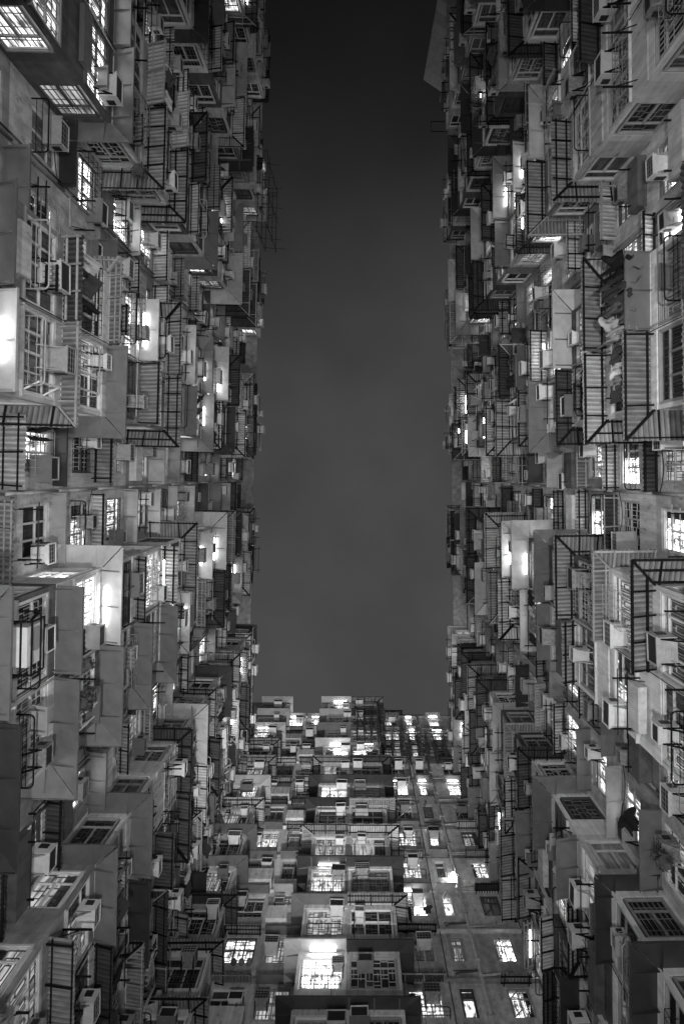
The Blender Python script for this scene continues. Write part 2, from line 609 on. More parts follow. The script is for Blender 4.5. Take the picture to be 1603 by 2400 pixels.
def corr_panel(L, d, m0, m1, slope, p=0.14, amp=0.03):
    m = MB()
    x = -d*m0
    xe = L + d*m1
    n = max(4, int((xe-x)/(p/6)))
    cols = []
    for i in range(n+1):
        xx = x + (xe-x)*i/n
        yi = 0.0
        if xx < 0:
            yi = -xx
        elif xx > L:
            yi = xx - L
        yi = min(yi, d)
        dz = amp*math.sin(2*math.pi*xx/p)
        ye = d + 0.012*math.sin(xx*9.1)
        m.v += [(xx, yi, -slope*yi/d + dz), (xx, max(ye, yi), -slope + dz)]
    for i in range(n):
        m.f.append((2*i, 2*i+1, 2*i+3, 2*i+2))
    return m

def gusset(d, drop):
    m = MB()
    m.prism([(0.0, -0.035), (d*0.86, -0.035), (d*0.86, -0.06), (0.0, -drop)], -0.006, 0.006)
    m.box(-0.022, 0.022, 0.0, d*0.9, -0.05, -0.034)
    return m

def canopy(B, a, t, z, L, rz, style, d, m0, m1, tone=None, slope=0.13):
    """one canopy panel; its edge starts at (a, t) and runs L along local x"""
    L = q(L, 0.05); d = q(d, 0.05)
    mm = Matrix.Translation((a, t, z + rnd.uniform(-0.05, 0.03))) @ Matrix.Rotation(rz, 4, 'Z') @ Matrix.Rotation(rnd.uniform(-.012, .012), 4, 'Y')
    if style == 'F':
        me = cached(('canopy', L, d, m0, m1, slope), lambda: flat_panel(L, d, m0, m1, slope))
        tone = tone or rnd.choice(['sheet_pale', 'sheet_mid', 'sheet_mid'])
        o = obj('canopy', me, tone, B.root, mw=mm)
        bt = tone if rnd.random() < .7 else 'sheet_mid'
        n = max(2, int(round(L/0.75)))
        if B.bars < 295:
            bm = cached(('bracket', d, 'g'), lambda: gusset(d, 0.14))
            off = rnd.uniform(0.02, 0.15)
            for i in range(n):
                x = off + (L-2*off)*i/max(1, n-1)
                b = obj('bracket', bm, bt, o, (x, 0.0, 0.0))
                b.rotation_euler = (-math.atan2(slope, d), 0, 0)
    else:
        me = cached(('canopyc', L, d, m0, m1, slope), lambda: corr_panel(L, d, m0, m1, slope), True)
        o = obj('canopy', me, tone or rnd.choice(['corrugated_pale', 'corrugated_mid', 'corrugated_mid', 'corrugated_dark']), B.root, mw=mm)
        fmat = rnd.choice(['iron_dark', 'iron_dark', 'iron_dark', 'iron_dark', 'iron_pale'])
        n = max(2, int(round(L/rnd.choice([.55, .7, .85, 1.1]))))
        r = rnd.choice([.018, .025, .03])
        def zz(y):
            return -slope*y/d - 0.055
        for f in rnd.choice([(0.16, 0.92), (0.16, 0.92), (0.3, 0.95), (0.08, 0.55, 0.95), (0.9,), (0.2, 0.75)]):
            y = d*f
            def rail():
                m = MB()
                return m.box(-y*m0, L+y*m1, y-r, y+r, zz(y)-r, zz(y)+r*.6)
            obj('rail', cached(('rail', L, d, m0, m1, f, slope, r), rail), fmat, o)
        cb = cached(('crossbar', d, slope), lambda: MB().hexa([(-.022, -.02, zz(0)-.07), (.022, -.02, zz(0)-.07), (.022, d*.98, zz(d)-.06), (-.022, d*.98, zz(d)-.06), (-.022, -.02, zz(0)-.033), (.022, -.02, zz(0)-.033), (.022, d*.98, zz(d)-.033), (-.022, d*.98, zz(d)-.033)]))
        for i in range(n):
            x = 0.1 + (L-0.2)*i/max(1, n-1)
            if rnd.random() < .93:
                obj('crossbar', cb, fmat, o, (x + rnd.uniform(-.05, .05), 0, 0), rnd.uniform(-.04, .04))
        for (mt, sx, x0) in ((m0, -1, 0), (m1, 1, L)):
            if mt:
                def hip():
                    return MB().bar((0, 0, zz(0)-.05), (d*.97, d*.97, zz(d)-.05), 0.035)
                h = obj('hip_bar', cached(('hip_bar', d, slope), hip), fmat, o, (x0, 0, 0), 0 if sx > 0 else math.pi/2)
    return o

# ---- air conditioner ------------------------------------------------------
def ac_casing(w, d, h):
    m = MB()
    c = 0.02
    # chamfered body
    m.hexa([(-w/2+c, 0, c*0), (w/2-c, 0, 0), (w/2-c, d-c, 0), (-w/2+c, d-c, 0), (-w/2, 0, h), (w/2, 0, h), (w/2, d, h), (-w/2, d, h)])
    # front surround
    m.box(-w/2-.01, w/2+.01, d-.015, d+.025, -.012, .03); m.box(-w/2-.01, w/2+.01, d-.015, d+.025, h-.03, h+.012)
    m.box(-w/2-.01, -w/2+.03, d-.015, d+.025, .03, h-.03); m.box(w/2-.03, w/2+.01, d-.015, d+.025, .03, h-.03)
    # pressed ribs on the base pan
    m.box(-w*.36, -w*.33, d*.2, d*.8, -.012, .002); m.box(w*.30, w*.33, d*.15, d*.55, -.012, .002)
    m.box(-w*.33, w*.1, d*.78, d*.81, -.012, .002); m.box(-w*.1, w*.22, d*.3, d*.33, -.014, .002)
    m.box(-w*.05, w*.12, d*.45, d*.62, -.02, .002)
    return m
def ac_grille(w, d, h):
    m = MB()
    m.box(-w/2+.03, w/2-.03, d-.01, d+.006, .03, h-.03)
    for s in (-1, 1):
        m.box(s*w/2-.004-.012, s*w/2+.004+.012, d*.3, d*.75, h*.45, h*.85)
    return m
def ac_bars(w, d, h):
    m = MB()
    for i in range(1, 5):
        x = -w/2 + w*i/5
        m.box(x-.006, x+.006, d+.006, d+.018, .03, h-.03)
    for f in (.35, .65):
        m.box(-w/2+.03, w/2-.03, d+.018, d+.026, h*f-.006, h*f+.006)
    return m
def ac_bracket(w, d, h):
    m = MB()
    m.prism([(-.02, -.014), (d*.85, -.014), (d*.85, -.04), (d*.75, -.045), (.02, -.3), (-.02, -.3), (-.02, -.26), (d*.62, -.04), (-.02, -.04)], -.015, .015)
    return m
def ac_hose(w, d, h):
    return MB().tube([(w*.3, d*.4, .0), (w*.34, d*.3, -.12), (w*.5, .1, -.3), (w*.52, .03, -.6), (w*.5, .03, -1.15)], .011, 5)
def ac_tray(w, d, h):
    m = MB()
    m.box(-w/2-.05, w/2+.05, .02, d+.06, -.05, -.03)
    m.box(-w/2-.05, -w/2-.03, .02, d+.06, -.03, .02); m.box(w/2+.03, w/2+.05, .02, d+.06, -.03, .02)
    return m
AC_SIZES = [(0.60, 0.50, 0.40), (0.66, 0.60, 0.43), (0.50, 0.38, 0.34), (0.60, 0.65, 0.40), (0.72, 0.5, 0.46), (0.46, 0.52, 0.34)]
ACS = []
def air_con(B, a, t, z, label, rz=0.0, size=None, tone=None):
    i = rnd.randrange(6) if size is None else size
    tone = tone or rnd.choice(['ac_white', 'ac_white', 'ac_white', 'ac_grey', 'ac_dirty'])
    u, v, k = B.px(a, t, z)
    if u < -40 or u > 1643 or v < -40 or v > 2440:
        return
    ACS.append((k, B, a, t, z, label, rz + rnd.uniform(-.03, .03), i, tone, rnd.random(), rnd.random(), rnd.random()))
def build_air_cons(limit=292):
    ACS.sort(key=lambda q_: -q_[0])
    rest = MB(); dark = []
    for j, (k, B, a, t, z, label, rz, i, tone, r1, r2, r3) in enumerate(ACS):
        w, d, h = AC_SIZES[i]
        M = B.sw(a, t, z, rz)
        if j < limit:
            e = empty('air_conditioner', M)
            obj('casing', cached(('casing', i), lambda: ac_casing(w, d, h)), tone, e)
            obj('louvre', cached(('louvre', i), lambda: ac_grille(w, d, h)), 'ac_dark', e)
            if r1 < 0.6:
                obj('front_grille', cached(('front_grille', i), lambda: ac_bars(w, d, h)), 'ac_line', e)
            if r1 < .3 or r3 > .7:
                obj('drain_hose', cached(('drain_hose', i), lambda: ac_hose(w, d, h)), 'iron_dark' if r2 < .5 else 'iron_pale', e)
            if r2 < 0.7:
                for sx in (-1, 1):
                    obj('bracket', cached(('bracket', i, 'ac'), lambda: ac_bracket(w, d, h)), 'iron_pale' if r3 < .5 else 'iron_dark', e, (sx*w*.42, 0, 0))
            else:
                obj('drip_tray', cached(('drip_tray', i), lambda: ac_tray(w, d, h)), 'iron_pale' if r3 < .5 else 'sheet_mid', e)
            tag(e, {'ac_white': 'white ', 'ac_grey': 'grey ', 'ac_dirty': 'dirty '}[tone] + 'air conditioner' + label, 'air conditioner', 'air conditioners on the facades')
        else:
            for fn, dk in ((ac_casing, 0), (ac_grille, 1)):
                mb = fn(w, d, h)
                b = len(rest.v)
                rest.v += [tuple(M @ Vector(p)) for p in mb.v]
                for f in mb.f:
                    rest.f.append(tuple(b+x for x in f)); dark.append(dk)
    if rest.v:
        me = rest.mesh('small_air_conditioners')
        me.materials.append(MATS['ac_white']); me.materials.append(MATS['ac_dark'])
        me.polygons.foreach_set('material_index', dark)
        o = bpy.data.objects.new('small_air_conditioners', me); col.objects.link(o)
        o['kind'] = 'stuff'
        tag(o, 'small distant air conditioners on the topmost storeys', 'air conditioners')

def added_tube_lamp(B, a, t, z, L, label):  # strip lights added over lit windows to brighten the canopies
    e = empty('tube_light', B.sw(a, t, z))
    obj('tube', MB().tube([(-L/2, .12, 0), (L/2, .12, 0)], .025, 8), 'tube_light', e)
    obj('batten', MB().box(-L/2, L/2, .05, .11, .03, .07), 'frame_white', e)
    tag(e, label, 'lamp')

# ---- laundry rails and poles ----------------------------------------------
def rail_mesh(w, d, rods, drop):
    m = MB()
    c = 0.12
    pts = [(-w/2, 0, 0), (-w/2, d-c, 0)]
    for k in range(1, 5):
        an = math.pi/2*k/4
        pts.append((-w/2+c-c*math.cos(an), d-c+c*math.sin(an), 0))
    for k in range(0, 5):
        an = math.pi/2*k/4
        pts.append((w/2-c+c*math.sin(an), d-c+c*math.cos(an), 0))
    pts.append((w/2, 0, 0))
    m.tube(pts, 0.02, 6)
    return m
def laundry_rail(B, a, t, z, w, d, label, mt='iron_dark', rods=2):
    w = q(w, .1); d = q(d, .05)
    e = empty('laundry_rail', B.sw(a, t, z))
    obj('hoop', cached(('hoop', w, d), lambda: rail_mesh(w, d, 0, 0), True), mt, e)
    rm = cached(('rod', w), lambda: MB().tube([(-w/2, 0, 0), (w/2, 0, 0)], 0.009, 5))
    for i in range(rods):
        obj('rod', rm, mt, e, (0, d*(0.3+0.35*i/max(1, rods-1)) if rods > 1 else d*.5, 0))
    tag(e, 'tubular laundry rail' + label, 'laundry rail', 'laundry rails under the windows')
    return e
def pole_set(B, a, t, z, w, d, label, pole=True):
    e = empty('clothes_pole', B.sw(a, t, z))
    w = q(w, .1); d = q(d, .05)
    am = cached(('arm', d), lambda: MB().bar((0, 0, 0), (0, d, 0.02), 0.028).bar((0, .01, -.28), (0, d*.6, -0.01), 0.014))
    for s in (-1, 1):
        obj('arm', am, 'iron_dark', e, (s*w/2, 0, 0))
    if pole:
        pm = cached(('pole', w), lambda: MB().tube([(-w/2-.25, 0, 0), (w/2+.2, 0, 0.02)], 0.018, 6))
        obj('pole', pm, rnd.choice(['iron_dark', 'iron_pale', 'bamboo']), e, (0, d*.8, .045))
        if rnd.random() < .5:
            obj('pole', pm, rnd.choice(['iron_dark', 'iron_pale']), e, (.1, d*.45, .045))
    tag(e, 'clothes pole on iron arms' + label, 'clothes pole', 'clothes poles on the facades')
    return e

def garment(B, a, t, z, kind, material, label, rz=0.0, sc=1.0):
    """a hanging piece of clothing: shirt, trousers or towel with folds"""
    m = MB()
    rr = random.Random(int(a*100) + int(z*10))
    outline = {
        'shirt': [(0.0, .18, .18), (-.06, .30, .30), (-.14, .36, .36), (-.26, .34, .34), (-.30, .2, .2), (-.5, .19, .2), (-.68, .21, .22)],
        'trousers': [(0.0, .19, .19), (-.2, .21, .21), (-.4, .21, .2), (-.65, .19, .19), (-.95, .17, .18)],
        'towel': [(0.0, .28, .28), (-.25, .27, .28), (-.5, .27, .26), (-.8, .28, .27)],
    }[kind]
    N = 16
    ph0 = rr.uniform(0, 6)
    rows = []
    for j, (zz, l, r_) in enumerate(outline):
        row = []
        for i in range(N+1):
            f = i/N
            x = -l + (l+r_)*f
            y = 0.035*math.sin(f*13+ph0+j*.25) * (0.3+j*0.2) + 0.02*math.sin(j*1.3+ph0)
            row.append((x*sc, y*sc, zz*sc))
        rows.append(row)
    for off in (0.0, 0.03):
        b = len(m.v)
        for row in rows:
            m.v += [(x, y+off, z_) for (x, y, z_) in row]
        for j in range(len(rows)-1):
            for i in range(N):
                if kind == 'trousers' and j >= 2 and i in (7, 8):
                    continue
                p = b+j*(N+1)+i
                m.f.append((p, p+1, p+N+2, p+N+1))
    o = obj('garment', m.mesh('garment', True), material, None, mw=B.sw(a, t, z, rz))
    o.name = kind
    tag(o, label, {'shirt': 'shirt', 'trousers': 'trousers', 'towel': 'towel'}[kind], 'washing hung out to dry')
    return o

def plant(B, a, t, z, label, r=0.3, n=150, hang=False):
    e = empty('potted_plant', B.sw(a, t, z))
    obj('pot', MB().lathe([(.1, 0), (.15, .2), (.165, .22), (.15, .21)], 12), 'pot', e)
    rr = random.Random(n + int(abs(a)*10))
    m = MB()
    for i in range(n):
        th = rr.uniform(0, 6.28); ph = rr.uniform(-.7, 1.4)
        rad = r*rr.uniform(.35, 1)
        c = Vector((rad*math.cos(th)*math.cos(ph), rad*math.sin(th)*math.cos(ph), .3+rad*math.sin(ph)))
        l = rr.uniform(.05, .09)
        d = Vector((rr.uniform(-1, 1), rr.uniform(-1, 1), rr.uniform(-1, 1))).normalized()
        s = d.cross(Vector((rr.uniform(-1, 1), rr.uniform(-1, 1), rr.uniform(-1, 1)))).normalized()
        m.quad(c-d*l, c+s*l*.5, c+d*l, c-s*l*.5)
    obj('foliage', m, 'leaf', e)
    st = MB()
    for i in range(6):
        th = i*1.05
        st.tube([(0, 0, .18), (r*.3*math.cos(th), r*.3*math.sin(th), .35), (r*.7*math.cos(th), r*.7*math.sin(th), .3+r*.4*math.sin(i*2))], .008, 4)
    obj('stem', st, 'bamboo', e)
    tag(e, label, 'plant')
    return e

# ------------------------------------------------------------------ bays and recesses
REC = -1.5                        # the recessed wall behind the bay fronts
LB_Y = [(12.1, 16.7), (2.9, 7.6), (-6.2, -1.75), (-15.4, -10.8), (-24.6, -20.0), (-33.9, -29.3)]
RB_Y = [(12.9, 17.3), (2.9, 7.5), (-5.8, -1.65), (-14.9, -10.3), (-24.0, -19.4), (-33.2, -28.6)]

def lohi(n):
    return (n-.46)*FH, (n+.54)*FH
def sill(n):
    return (n-.13)*FH
def head(n):
    return (n+.43)*FH

def bay_walls(B, a0, a1, n, toneA, toneB, tw=.12, dep=1.5):
    """walls of one storey of a projecting bay; two flats share it"""
    z0, z1 = lohi(n); zs, zh = sill(n), head(n)
    mid = (a0+a1)/2
    for (x0, x1, sgn, tone) in ((a0, mid, -1, toneA), (mid, a1, 1, toneB)):
        m = MB()
        pj = rnd.choice([0, 0, .03, .06])
        m.box(x0+.001, x1-.001, -tw, pj, z0, zs)                      # parapet
        m.box(x0+.001, x1-.001, -tw, pj*.4, zh, z1)                   # lintel
        if sgn < 0:
            m.box(x0, x0+tw, -dep, -tw, z0, zs); m.box(x0, x0+tw, -dep, -tw, zh, z1)
            m.box(x0, x0+tw, -tw, 0, zs, zh); m.box(x1-.05, x1-.001, -tw, 0, zs, zh)
            m.box(x0, x0+tw, -dep, -dep+.1, zs, zh)
        else:
            m.box(x1-tw, x1, -dep, -tw, z0, zs); m.box(x1-tw, x1, -dep, -tw, zh, z1)
            m.box(x1-tw, x1, -tw, 0, zs, zh); m.box(x0+.001, x0+.05, -tw, 0, zs, zh)
            m.box(x1-tw, x1, -dep, -dep+.1, zs, zh)
        obj('bay_wall', m, tone, B.root)
        # sill ledge
        sm = cached(('sill', q(x1-x0)), lambda: MB().box(-q(x1-x0)/2+.02, q(x1-x0)/2-.02, -.02, .10, -.05, 0))
        obj('sill', sm, rnd.choice([tone, 'plaster_pale']), B.root, ((x0+x1)/2, 0, zs))
    for dx, r_, mt in ((-.09, .02, 'pipe_pale'), (.03, .012, 'iron_dark')):
        obj('conduit', cached(('conduit', r_), lambda: MB().tube([(0, 0, 0), (0, 0, FH-.004)], r_, 6)), mt, B.root, (mid+dx, .085, z0))
    sl = MB().box(a0+tw, a1-tw, -dep, -tw, z1-.14, z1-.02).box(mid-.04, mid+.04, -dep, -tw-.05, z0+.01, z1-.15)
    obj('floor_slab', sl, 'plaster_mid', B.root)

def wall_with_holes(B, a0, a1, t, z0, z1, holes, tone, th=.2):
    """recess wall of one storey with window openings (h0, h1, zs, zh)"""
    m = MB()
    xs = sorted(holes)
    cur = a0
    for (h0, h1, zs, zh) in xs:
        if h0 > cur:
            m.box(cur, h0, t-th, t, z0, z1)
        m.box(h0, h1, t-th, t, z0, zs)
        m.box(h0, h1, t-th, t, zh, z1)
        cur = h1
    if cur < a1:
        m.box(cur, a1, t-th, t, z0, z1)
    return obj('recess_wall', m, tone, B.root)

PL = ['plaster_white', 'plaster_white', 'plaster_white', 'plaster_pale', 'plaster_pale', 'plaster_mid', 'plaster_dark', 'plaster_dark']

def storey_words(B, n):
    return ORD[B.roof - n] + ' storey down'

def side_seen(B, which, a):
    y = (B.M @ Vector((a, 0, 0))).y
    faces = which*(-1 if B.key == 'left' else 1)      # +1: looks to the far block
    return not (faces > 0 and y > 4 or faces < 0 and y < -4)

def bay_unit(B, which, a0, a1, n, idx, ov):
    """one flat of a bay: which = -1 (low a) or +1; a0..a1 its front"""
    z0, z1 = lohi(n); zs, zh = sill(n), head(n)
    u, v, k = B.px((a0+a1)/2, 0, zs)
    big = k > 58
    lit = ov.get('lit')
    w = a1-a0-(.12+.05)-.02
    ac_ = (a0+a1)/2 + (.035 if which < 0 else -.035)
    op = ()
    if rnd.random() < .13:
        op = tuple(rnd.sample(range(3), rnd.choice([1, 2])))
    wst = ov.get('style')
    fr = ov.get('frame') or rnd.choice(['frame_white', 'frame_white', 'frame_grey', 'frame_grey', 'frame_dark'])
    make_window(B, ac_, -.06, zs, w, zh-zs, 0, lit, wst, fr, ov.get('grille'), ov.get('curtain'), big, op)
    # the side light of the bay
    if not side_seen(B, which, a0 if which < 0 else a1):
        xx = a0 if which < 0 else a1-.12
        obj('side_wall', MB().box(xx, xx+.12, -1.4, -.12, zs, zh), 'plaster_mid', B.root)
    elif which < 0:
        make_window(B, a0+.06, -.8, zs, 1.2, zh-zs, math.pi/2, ov.get('slit', lit if rnd.random() < .6 else None), 0, fr, None, None, big)
    else:
        make_window(B, a1-.06, -.8, zs, 1.2, zh-zs, -math.pi/2, ov.get('slit', lit if rnd.random() < .6 else None), 0, fr, None, None, big)
    # canopy
    cs = ov.get('c')
    if cs is None:
        cs = rnd.choice(['F', 'F', 'K', 'K', 'K', 'K', 'N']) if n < B.roof-1 else rnd.choice(['F', 'K', 'N', 'N'])
    if cs != 'N':
        d = ov.get('d', rnd.choice([.45, .55, .65, .7, .75, .8]))
        if n >= B.roof-2:
            d = min(d, .4 if n == B.roof-2 else .3)
        tone = ov.get('tone')
        if tone is None:
            tone = rnd.choice(['sheet_pale', 'sheet_pale', 'sheet_mid', 'sheet_dark', 'sheet_dark'] if cs == 'F' else ['corrugated_pale', 'corrugated_mid', 'corrugated_mid', 'corrugated_dark', 'corrugated_dark', 'corrugated_dark'])
        slope = rnd.choice([.1, .15, .2])
        zc = z1 - .04
        ln = a1-a0-.03
        wrap = ov.get('wrap', rnd.random() < .8)
        if which < 0:
            canopy(B, a0, .0 + .062, zc, ln, 0, cs, d, 1 if wrap else 0, 0, tone, slope)
            if wrap:
                canopy(B, a0-.003, -1.42, zc, 1.45, math.pi/2, cs, d, 0, 1, tone, slope)
        else:
            canopy(B, a1-ln, .062, zc, ln, 0, cs, d, 0, 1 if wrap else 0, tone, slope)
            if wrap:
                canopy(B, a1+.003, .03, zc, 1.45, -math.pi/2, cs, d, 1, 0, tone, slope)
    return cs

def cage_mesh(w, h, d):
    m = MB(); r = .01
    n = max(3, int(w/.2))
    for z in (0, h*.33, h*.66, h):
        m.tube([(-w/2, 0, z), (-w/2, d, z), (w/2, d, z), (w/2, 0, z)], r, 4)
    for i in range(n+1):
        x = -w/2 + w*i/n
        m.tube([(x, 0, 0), (x, d, 0), (x, d, h), (x, 0, h)], r*.8, 4)
    return m
def window_cage(B, a, t, z, w, h, d):
    w, h, d = q(w, .1), q(h, .1), q(d, .1)
    obj('window_cage', cached(('window_cage', w, h, d), lambda: cage_mesh(w, h, d)), rnd.choice(['iron_dark', 'iron_pale', 'frame_grey']), B.root, (a, t, z))

def place_words(B, seg, where):
    return f', {B.key} block, {where}'

LBL = set()
def bay(B, a0, a1, n, bi, ovs):
    if not B.seen(a0-1, a1+1, (n-.6)*FH, (n+.7)*FH):
        return
    ta, tb = rnd.choice(PL), rnd.choice(PL)
    oa, ob = ovs.get((bi, -1, n), {}), ovs.get((bi, 1, n), {})
    ta = oa.get('wall', ta); tb = ob.get('wall', tb)
    bay_walls(B, a0, a1, n, ta, tb)
    mid = (a0+a1)/2
    for which, x0, x1, ov in ((-1, a0, mid, oa), (1, mid, a1, ob)):
        ov = dict(ov)
        if 'lit' not in ov:
            r = rnd.random()
            p = .19 + .012*max(0, n-6)
            ov['lit'] = 'lit_bright' if r < p*.4 else ('lit_soft' if r < p*.9 else ('lit_dim' if r < p*1.8 else None))
        cst = bay_unit(B, which, x0, x1, n, bi, ov)
        far = (which < 0) == (B.key == 'left')     # towards the far block
        lo = 'nearer the foot' if far else 'nearer the top'
        wd = f', {B.key} block, {storey_words(B, n)}, {"corner" if bi == 6 else ORD[bi+1]} bay from the foot, {"lower" if far else "upper"} half'
        wd = wd.replace(' from the foot', '')
        LBL.add(wd)
        zs, zh = sill(n), head(n)
        if cst != 'N' and ov['lit'] in (LB, LS, 'lit_full') and ov.get('tube', rnd.random() < (.9 if ov['lit'] in (LB, 'lit_full') else .6)):
            added_tube_lamp(B, (x0+x1)/2, .08, zh+.12, rnd.choice([.9, 1.2]), 'strip light' + wd)
        if rnd.random() < .3:
            bw = (x1-x0)*rnd.uniform(.5, .9)
            obj('window_box', MB().box((x0+x1)/2-bw/2, (x0+x1)/2+bw/2, .065, rnd.choice([.2, .3, .4]), lohi(n)[0]+rnd.choice([.3, .45]), zs+.03), rnd.choice(PL + ['sheet_mid', 'sheet_dark']), B.root)
        if rnd.random() < .3:
            L2 = (x1-x0)*rnd.choice([.3, .45])
            canopy(B, x0+.2+rnd.random()*((x1-x0)-L2-.4), .062, zs+rnd.choice([-.1, .75, .9]), L2, 0, rnd.choice(['F', 'K']), rnd.choice([.35, .45]), 0, 0, None, .1)
        # air conditioners
        r = rnd.random()
        if ov.get('ac', r < .8):
            aa = ov.get('aca', rnd.uniform(.25, .75))
            air_con(B, x0+(x1-x0)*aa, .0 if r < .6 else -.1, (n+rnd.uniform(.1, .22))*FH, wd)
        r = rnd.random()
        if rnd.random() < .26 and 'rail' not in ov:
            window_cage(B, (x0+x1)/2 + rnd.uniform(-.2, .2), .02, zs+rnd.choice([-.1, .1, .3]), (x1-x0)*rnd.uniform(.4, .85), rnd.choice([.6, .8, 1.0, 1.2]), rnd.choice([.2, .3, .4]))
        if ov.get('rail', r < .3):
            laundry_rail(B, (x0+x1)/2, .0, zs+.05, (x1-x0)*rnd.uniform(.6, .85), rnd.uniform(.45, .65), wd, rnd.choice(['iron_dark', 'iron_dark', 'iron_pale']), rnd.choice([2, 3]))
        elif ov.get('pole', r < .8):
            hung = rnd.random() < .38 and n < 13
            pd = rnd.uniform(.6, .85)
            pole_set(B, (x0+x1)/2, .0, zs-.1, (x1-x0)*rnd.uniform(.5, .8), pd, wd, hung or rnd.random() < .6)
            if hung:
                picks = rnd.sample([(k_, m_) for k_ in ('shirt', 'trousers', 'towel') for m_ in ('black', 'dark', 'mid', 'white')], rnd.choice([2, 3, 4]))
                for gi, (k_, m_) in enumerate(picks):
                    garment(B, x0 + (x1-x0)*(.25+.5*gi/max(1, len(picks)-1)), q(pd)*.8, zs-.06, k_, 'cloth_'+m_, {'black': 'black', 'dark': 'charcoal', 'mid': 'grey', 'white': 'white'}[m_] + ' ' + k_ + ' drying' + wd, rnd.uniform(-.8, .8), rnd.uniform(.8, 1.05))

def recess(B, a0, a1, n, ri, ovs, t=REC, stained=True):
    if not B.seen(a0, a1, (n-.6)*FH, (n+.7)*FH, t):
        return
    z0, z1 = lohi(n); zs, zh = sill(n), head(n)
    W = a1-a0
    holes = []
    wins = []
    if W < 1:
        spots = []
    elif W < 2.6:
        spots = [(.5, min(1.3, W*.6))]
    else:
        spots = [(.25 + rnd.uniform(-.02, .02), rnd.choice([1.3, 1.6, 1.8])), (.75 + rnd.uniform(-.02, .02), rnd.choice([1.3, 1.6, 1.8]))]
    tone = ovs.get(('r', ri, n, 'wall')) or rnd.choice(['plaster_stained', 'plaster_stained', 'plaster_pale', 'plaster_mid'])
    for j, (f, w) in enumerate(spots):
        c = a0 + W*f
        w = q(w)
        holes.append((c-w/2, c+w/2, zs+.15, zh))
        wins.append((c, w))
    wall_with_holes(B, a0, a1, t, z0, z1, holes, tone)
    for j, (c, w) in enumerate(wins):
        ov = dict(ovs.get(('r', ri, j, n), {}))
        u, v, k = B.px(c, t, zs)
        if 'lit' not in ov:
            r = rnd.random()
            p = .46
            ov['lit'] = 'lit_bright' if r < p*.4 else ('lit_soft' if r < p else ('lit_dim' if r < p*1.6 else None))
        make_window(B, c, t-.09, zs+.15, w, q(zh-zs-.15), 0, ov['lit'], ov.get('style'), None, ov.get('grille'), ov.get('curtain'), k > 62)
        far = (j == 0) == (B.key == 'left')
        wd = f', {B.key} block, {storey_words(B, n)}, {ORD[ri+1]} recess, {"lower" if far else "upper"} half'
        if rnd.random() < .3:
            obj('window_box', MB().box(c-w/2-.15, c+w/2+.15, t+.002, t+rnd.choice([.3, .45]), z0+.35, zs+.12), rnd.choice(PL), B.root)
        elif rnd.random() < .25:
            window_cage(B, c, t+.01, zs+.15, w, 1.0, .3)
        cs = ov.get('c', rnd.choice(['F', 'F', 'F', 'K', 'K', 'K', 'N']))
        if cs != 'N':
            L = min(w+.7, W/2-.12)
            canopy(B, c-L/2, t+.003, zh+.18, L, 0, cs, rnd.choice([.5, .6, .75]), 0, 0, rnd.choice(['sheet_pale', 'sheet_mid', 'sheet_dark'] if cs == 'F' else ['corrugated_pale', 'corrugated_mid', 'corrugated_dark']), rnd.choice([.1, .15]))
        r = rnd.random()
        if ov.get('ac', r < .85):
            sd = rnd.choice([-1, 1])
            air_con(B, c + sd*w*rnd.uniform(.1, .45), t, (n+rnd.uniform(-.02, .16))*FH, wd)
        r = rnd.random()
        if ov.get('rail', r < .22):
            laundry_rail(B, c, t, zs+.1, w+.2, .5, wd, 'iron_dark')
        elif r < .65:
            pole_set(B, c, t, zs-.05, w*.9, .65, wd, rnd.random() < .6)
    # soil pipe in the middle of the recess
    if W > 3:
        mid = a0 + W*(.5 + (.06, -.05, .0, .07, -.06, .04, .0)[ri % 7])
        for (dx, r_, mt) in (((-.1, .045, 'plaster_mid'), (.08, .025, 'pipe_dark')) if ri % 2 else ((.0, .05, 'plaster_pale'),)):
            key = ('drain_pipe', r_)
            obj('drain_pipe', cached(key, lambda: MB().tube([(0, 0, 0), (0, 0, FH*.5), (0, 0, FH-.004)], r_, 8), True), mt, B.root, (mid+dx, t+r_+.04, z0))
        rr = rnd.random()
        br = MB().tube([(mid-.18, t+.1, z0+.3), (mid-.18-W*.2*rr-.2, t+.1, z0+.36)], .035, 6)
        obj('branch_pipe', br, rnd.choice(['pipe_pale', 'pipe_dark']), B.root)
        if rr < .6:
            x1 = mid + W*rnd.choice([-.35, .35])
            pts = [(mid + (x1-mid)*i/6, t+.05, z1-.3-.25*math.sin(math.pi*i/6)) for i in range(7)]
            obj('cable', MB().tube(pts, .012, 4), 'iron_dark', B.root)

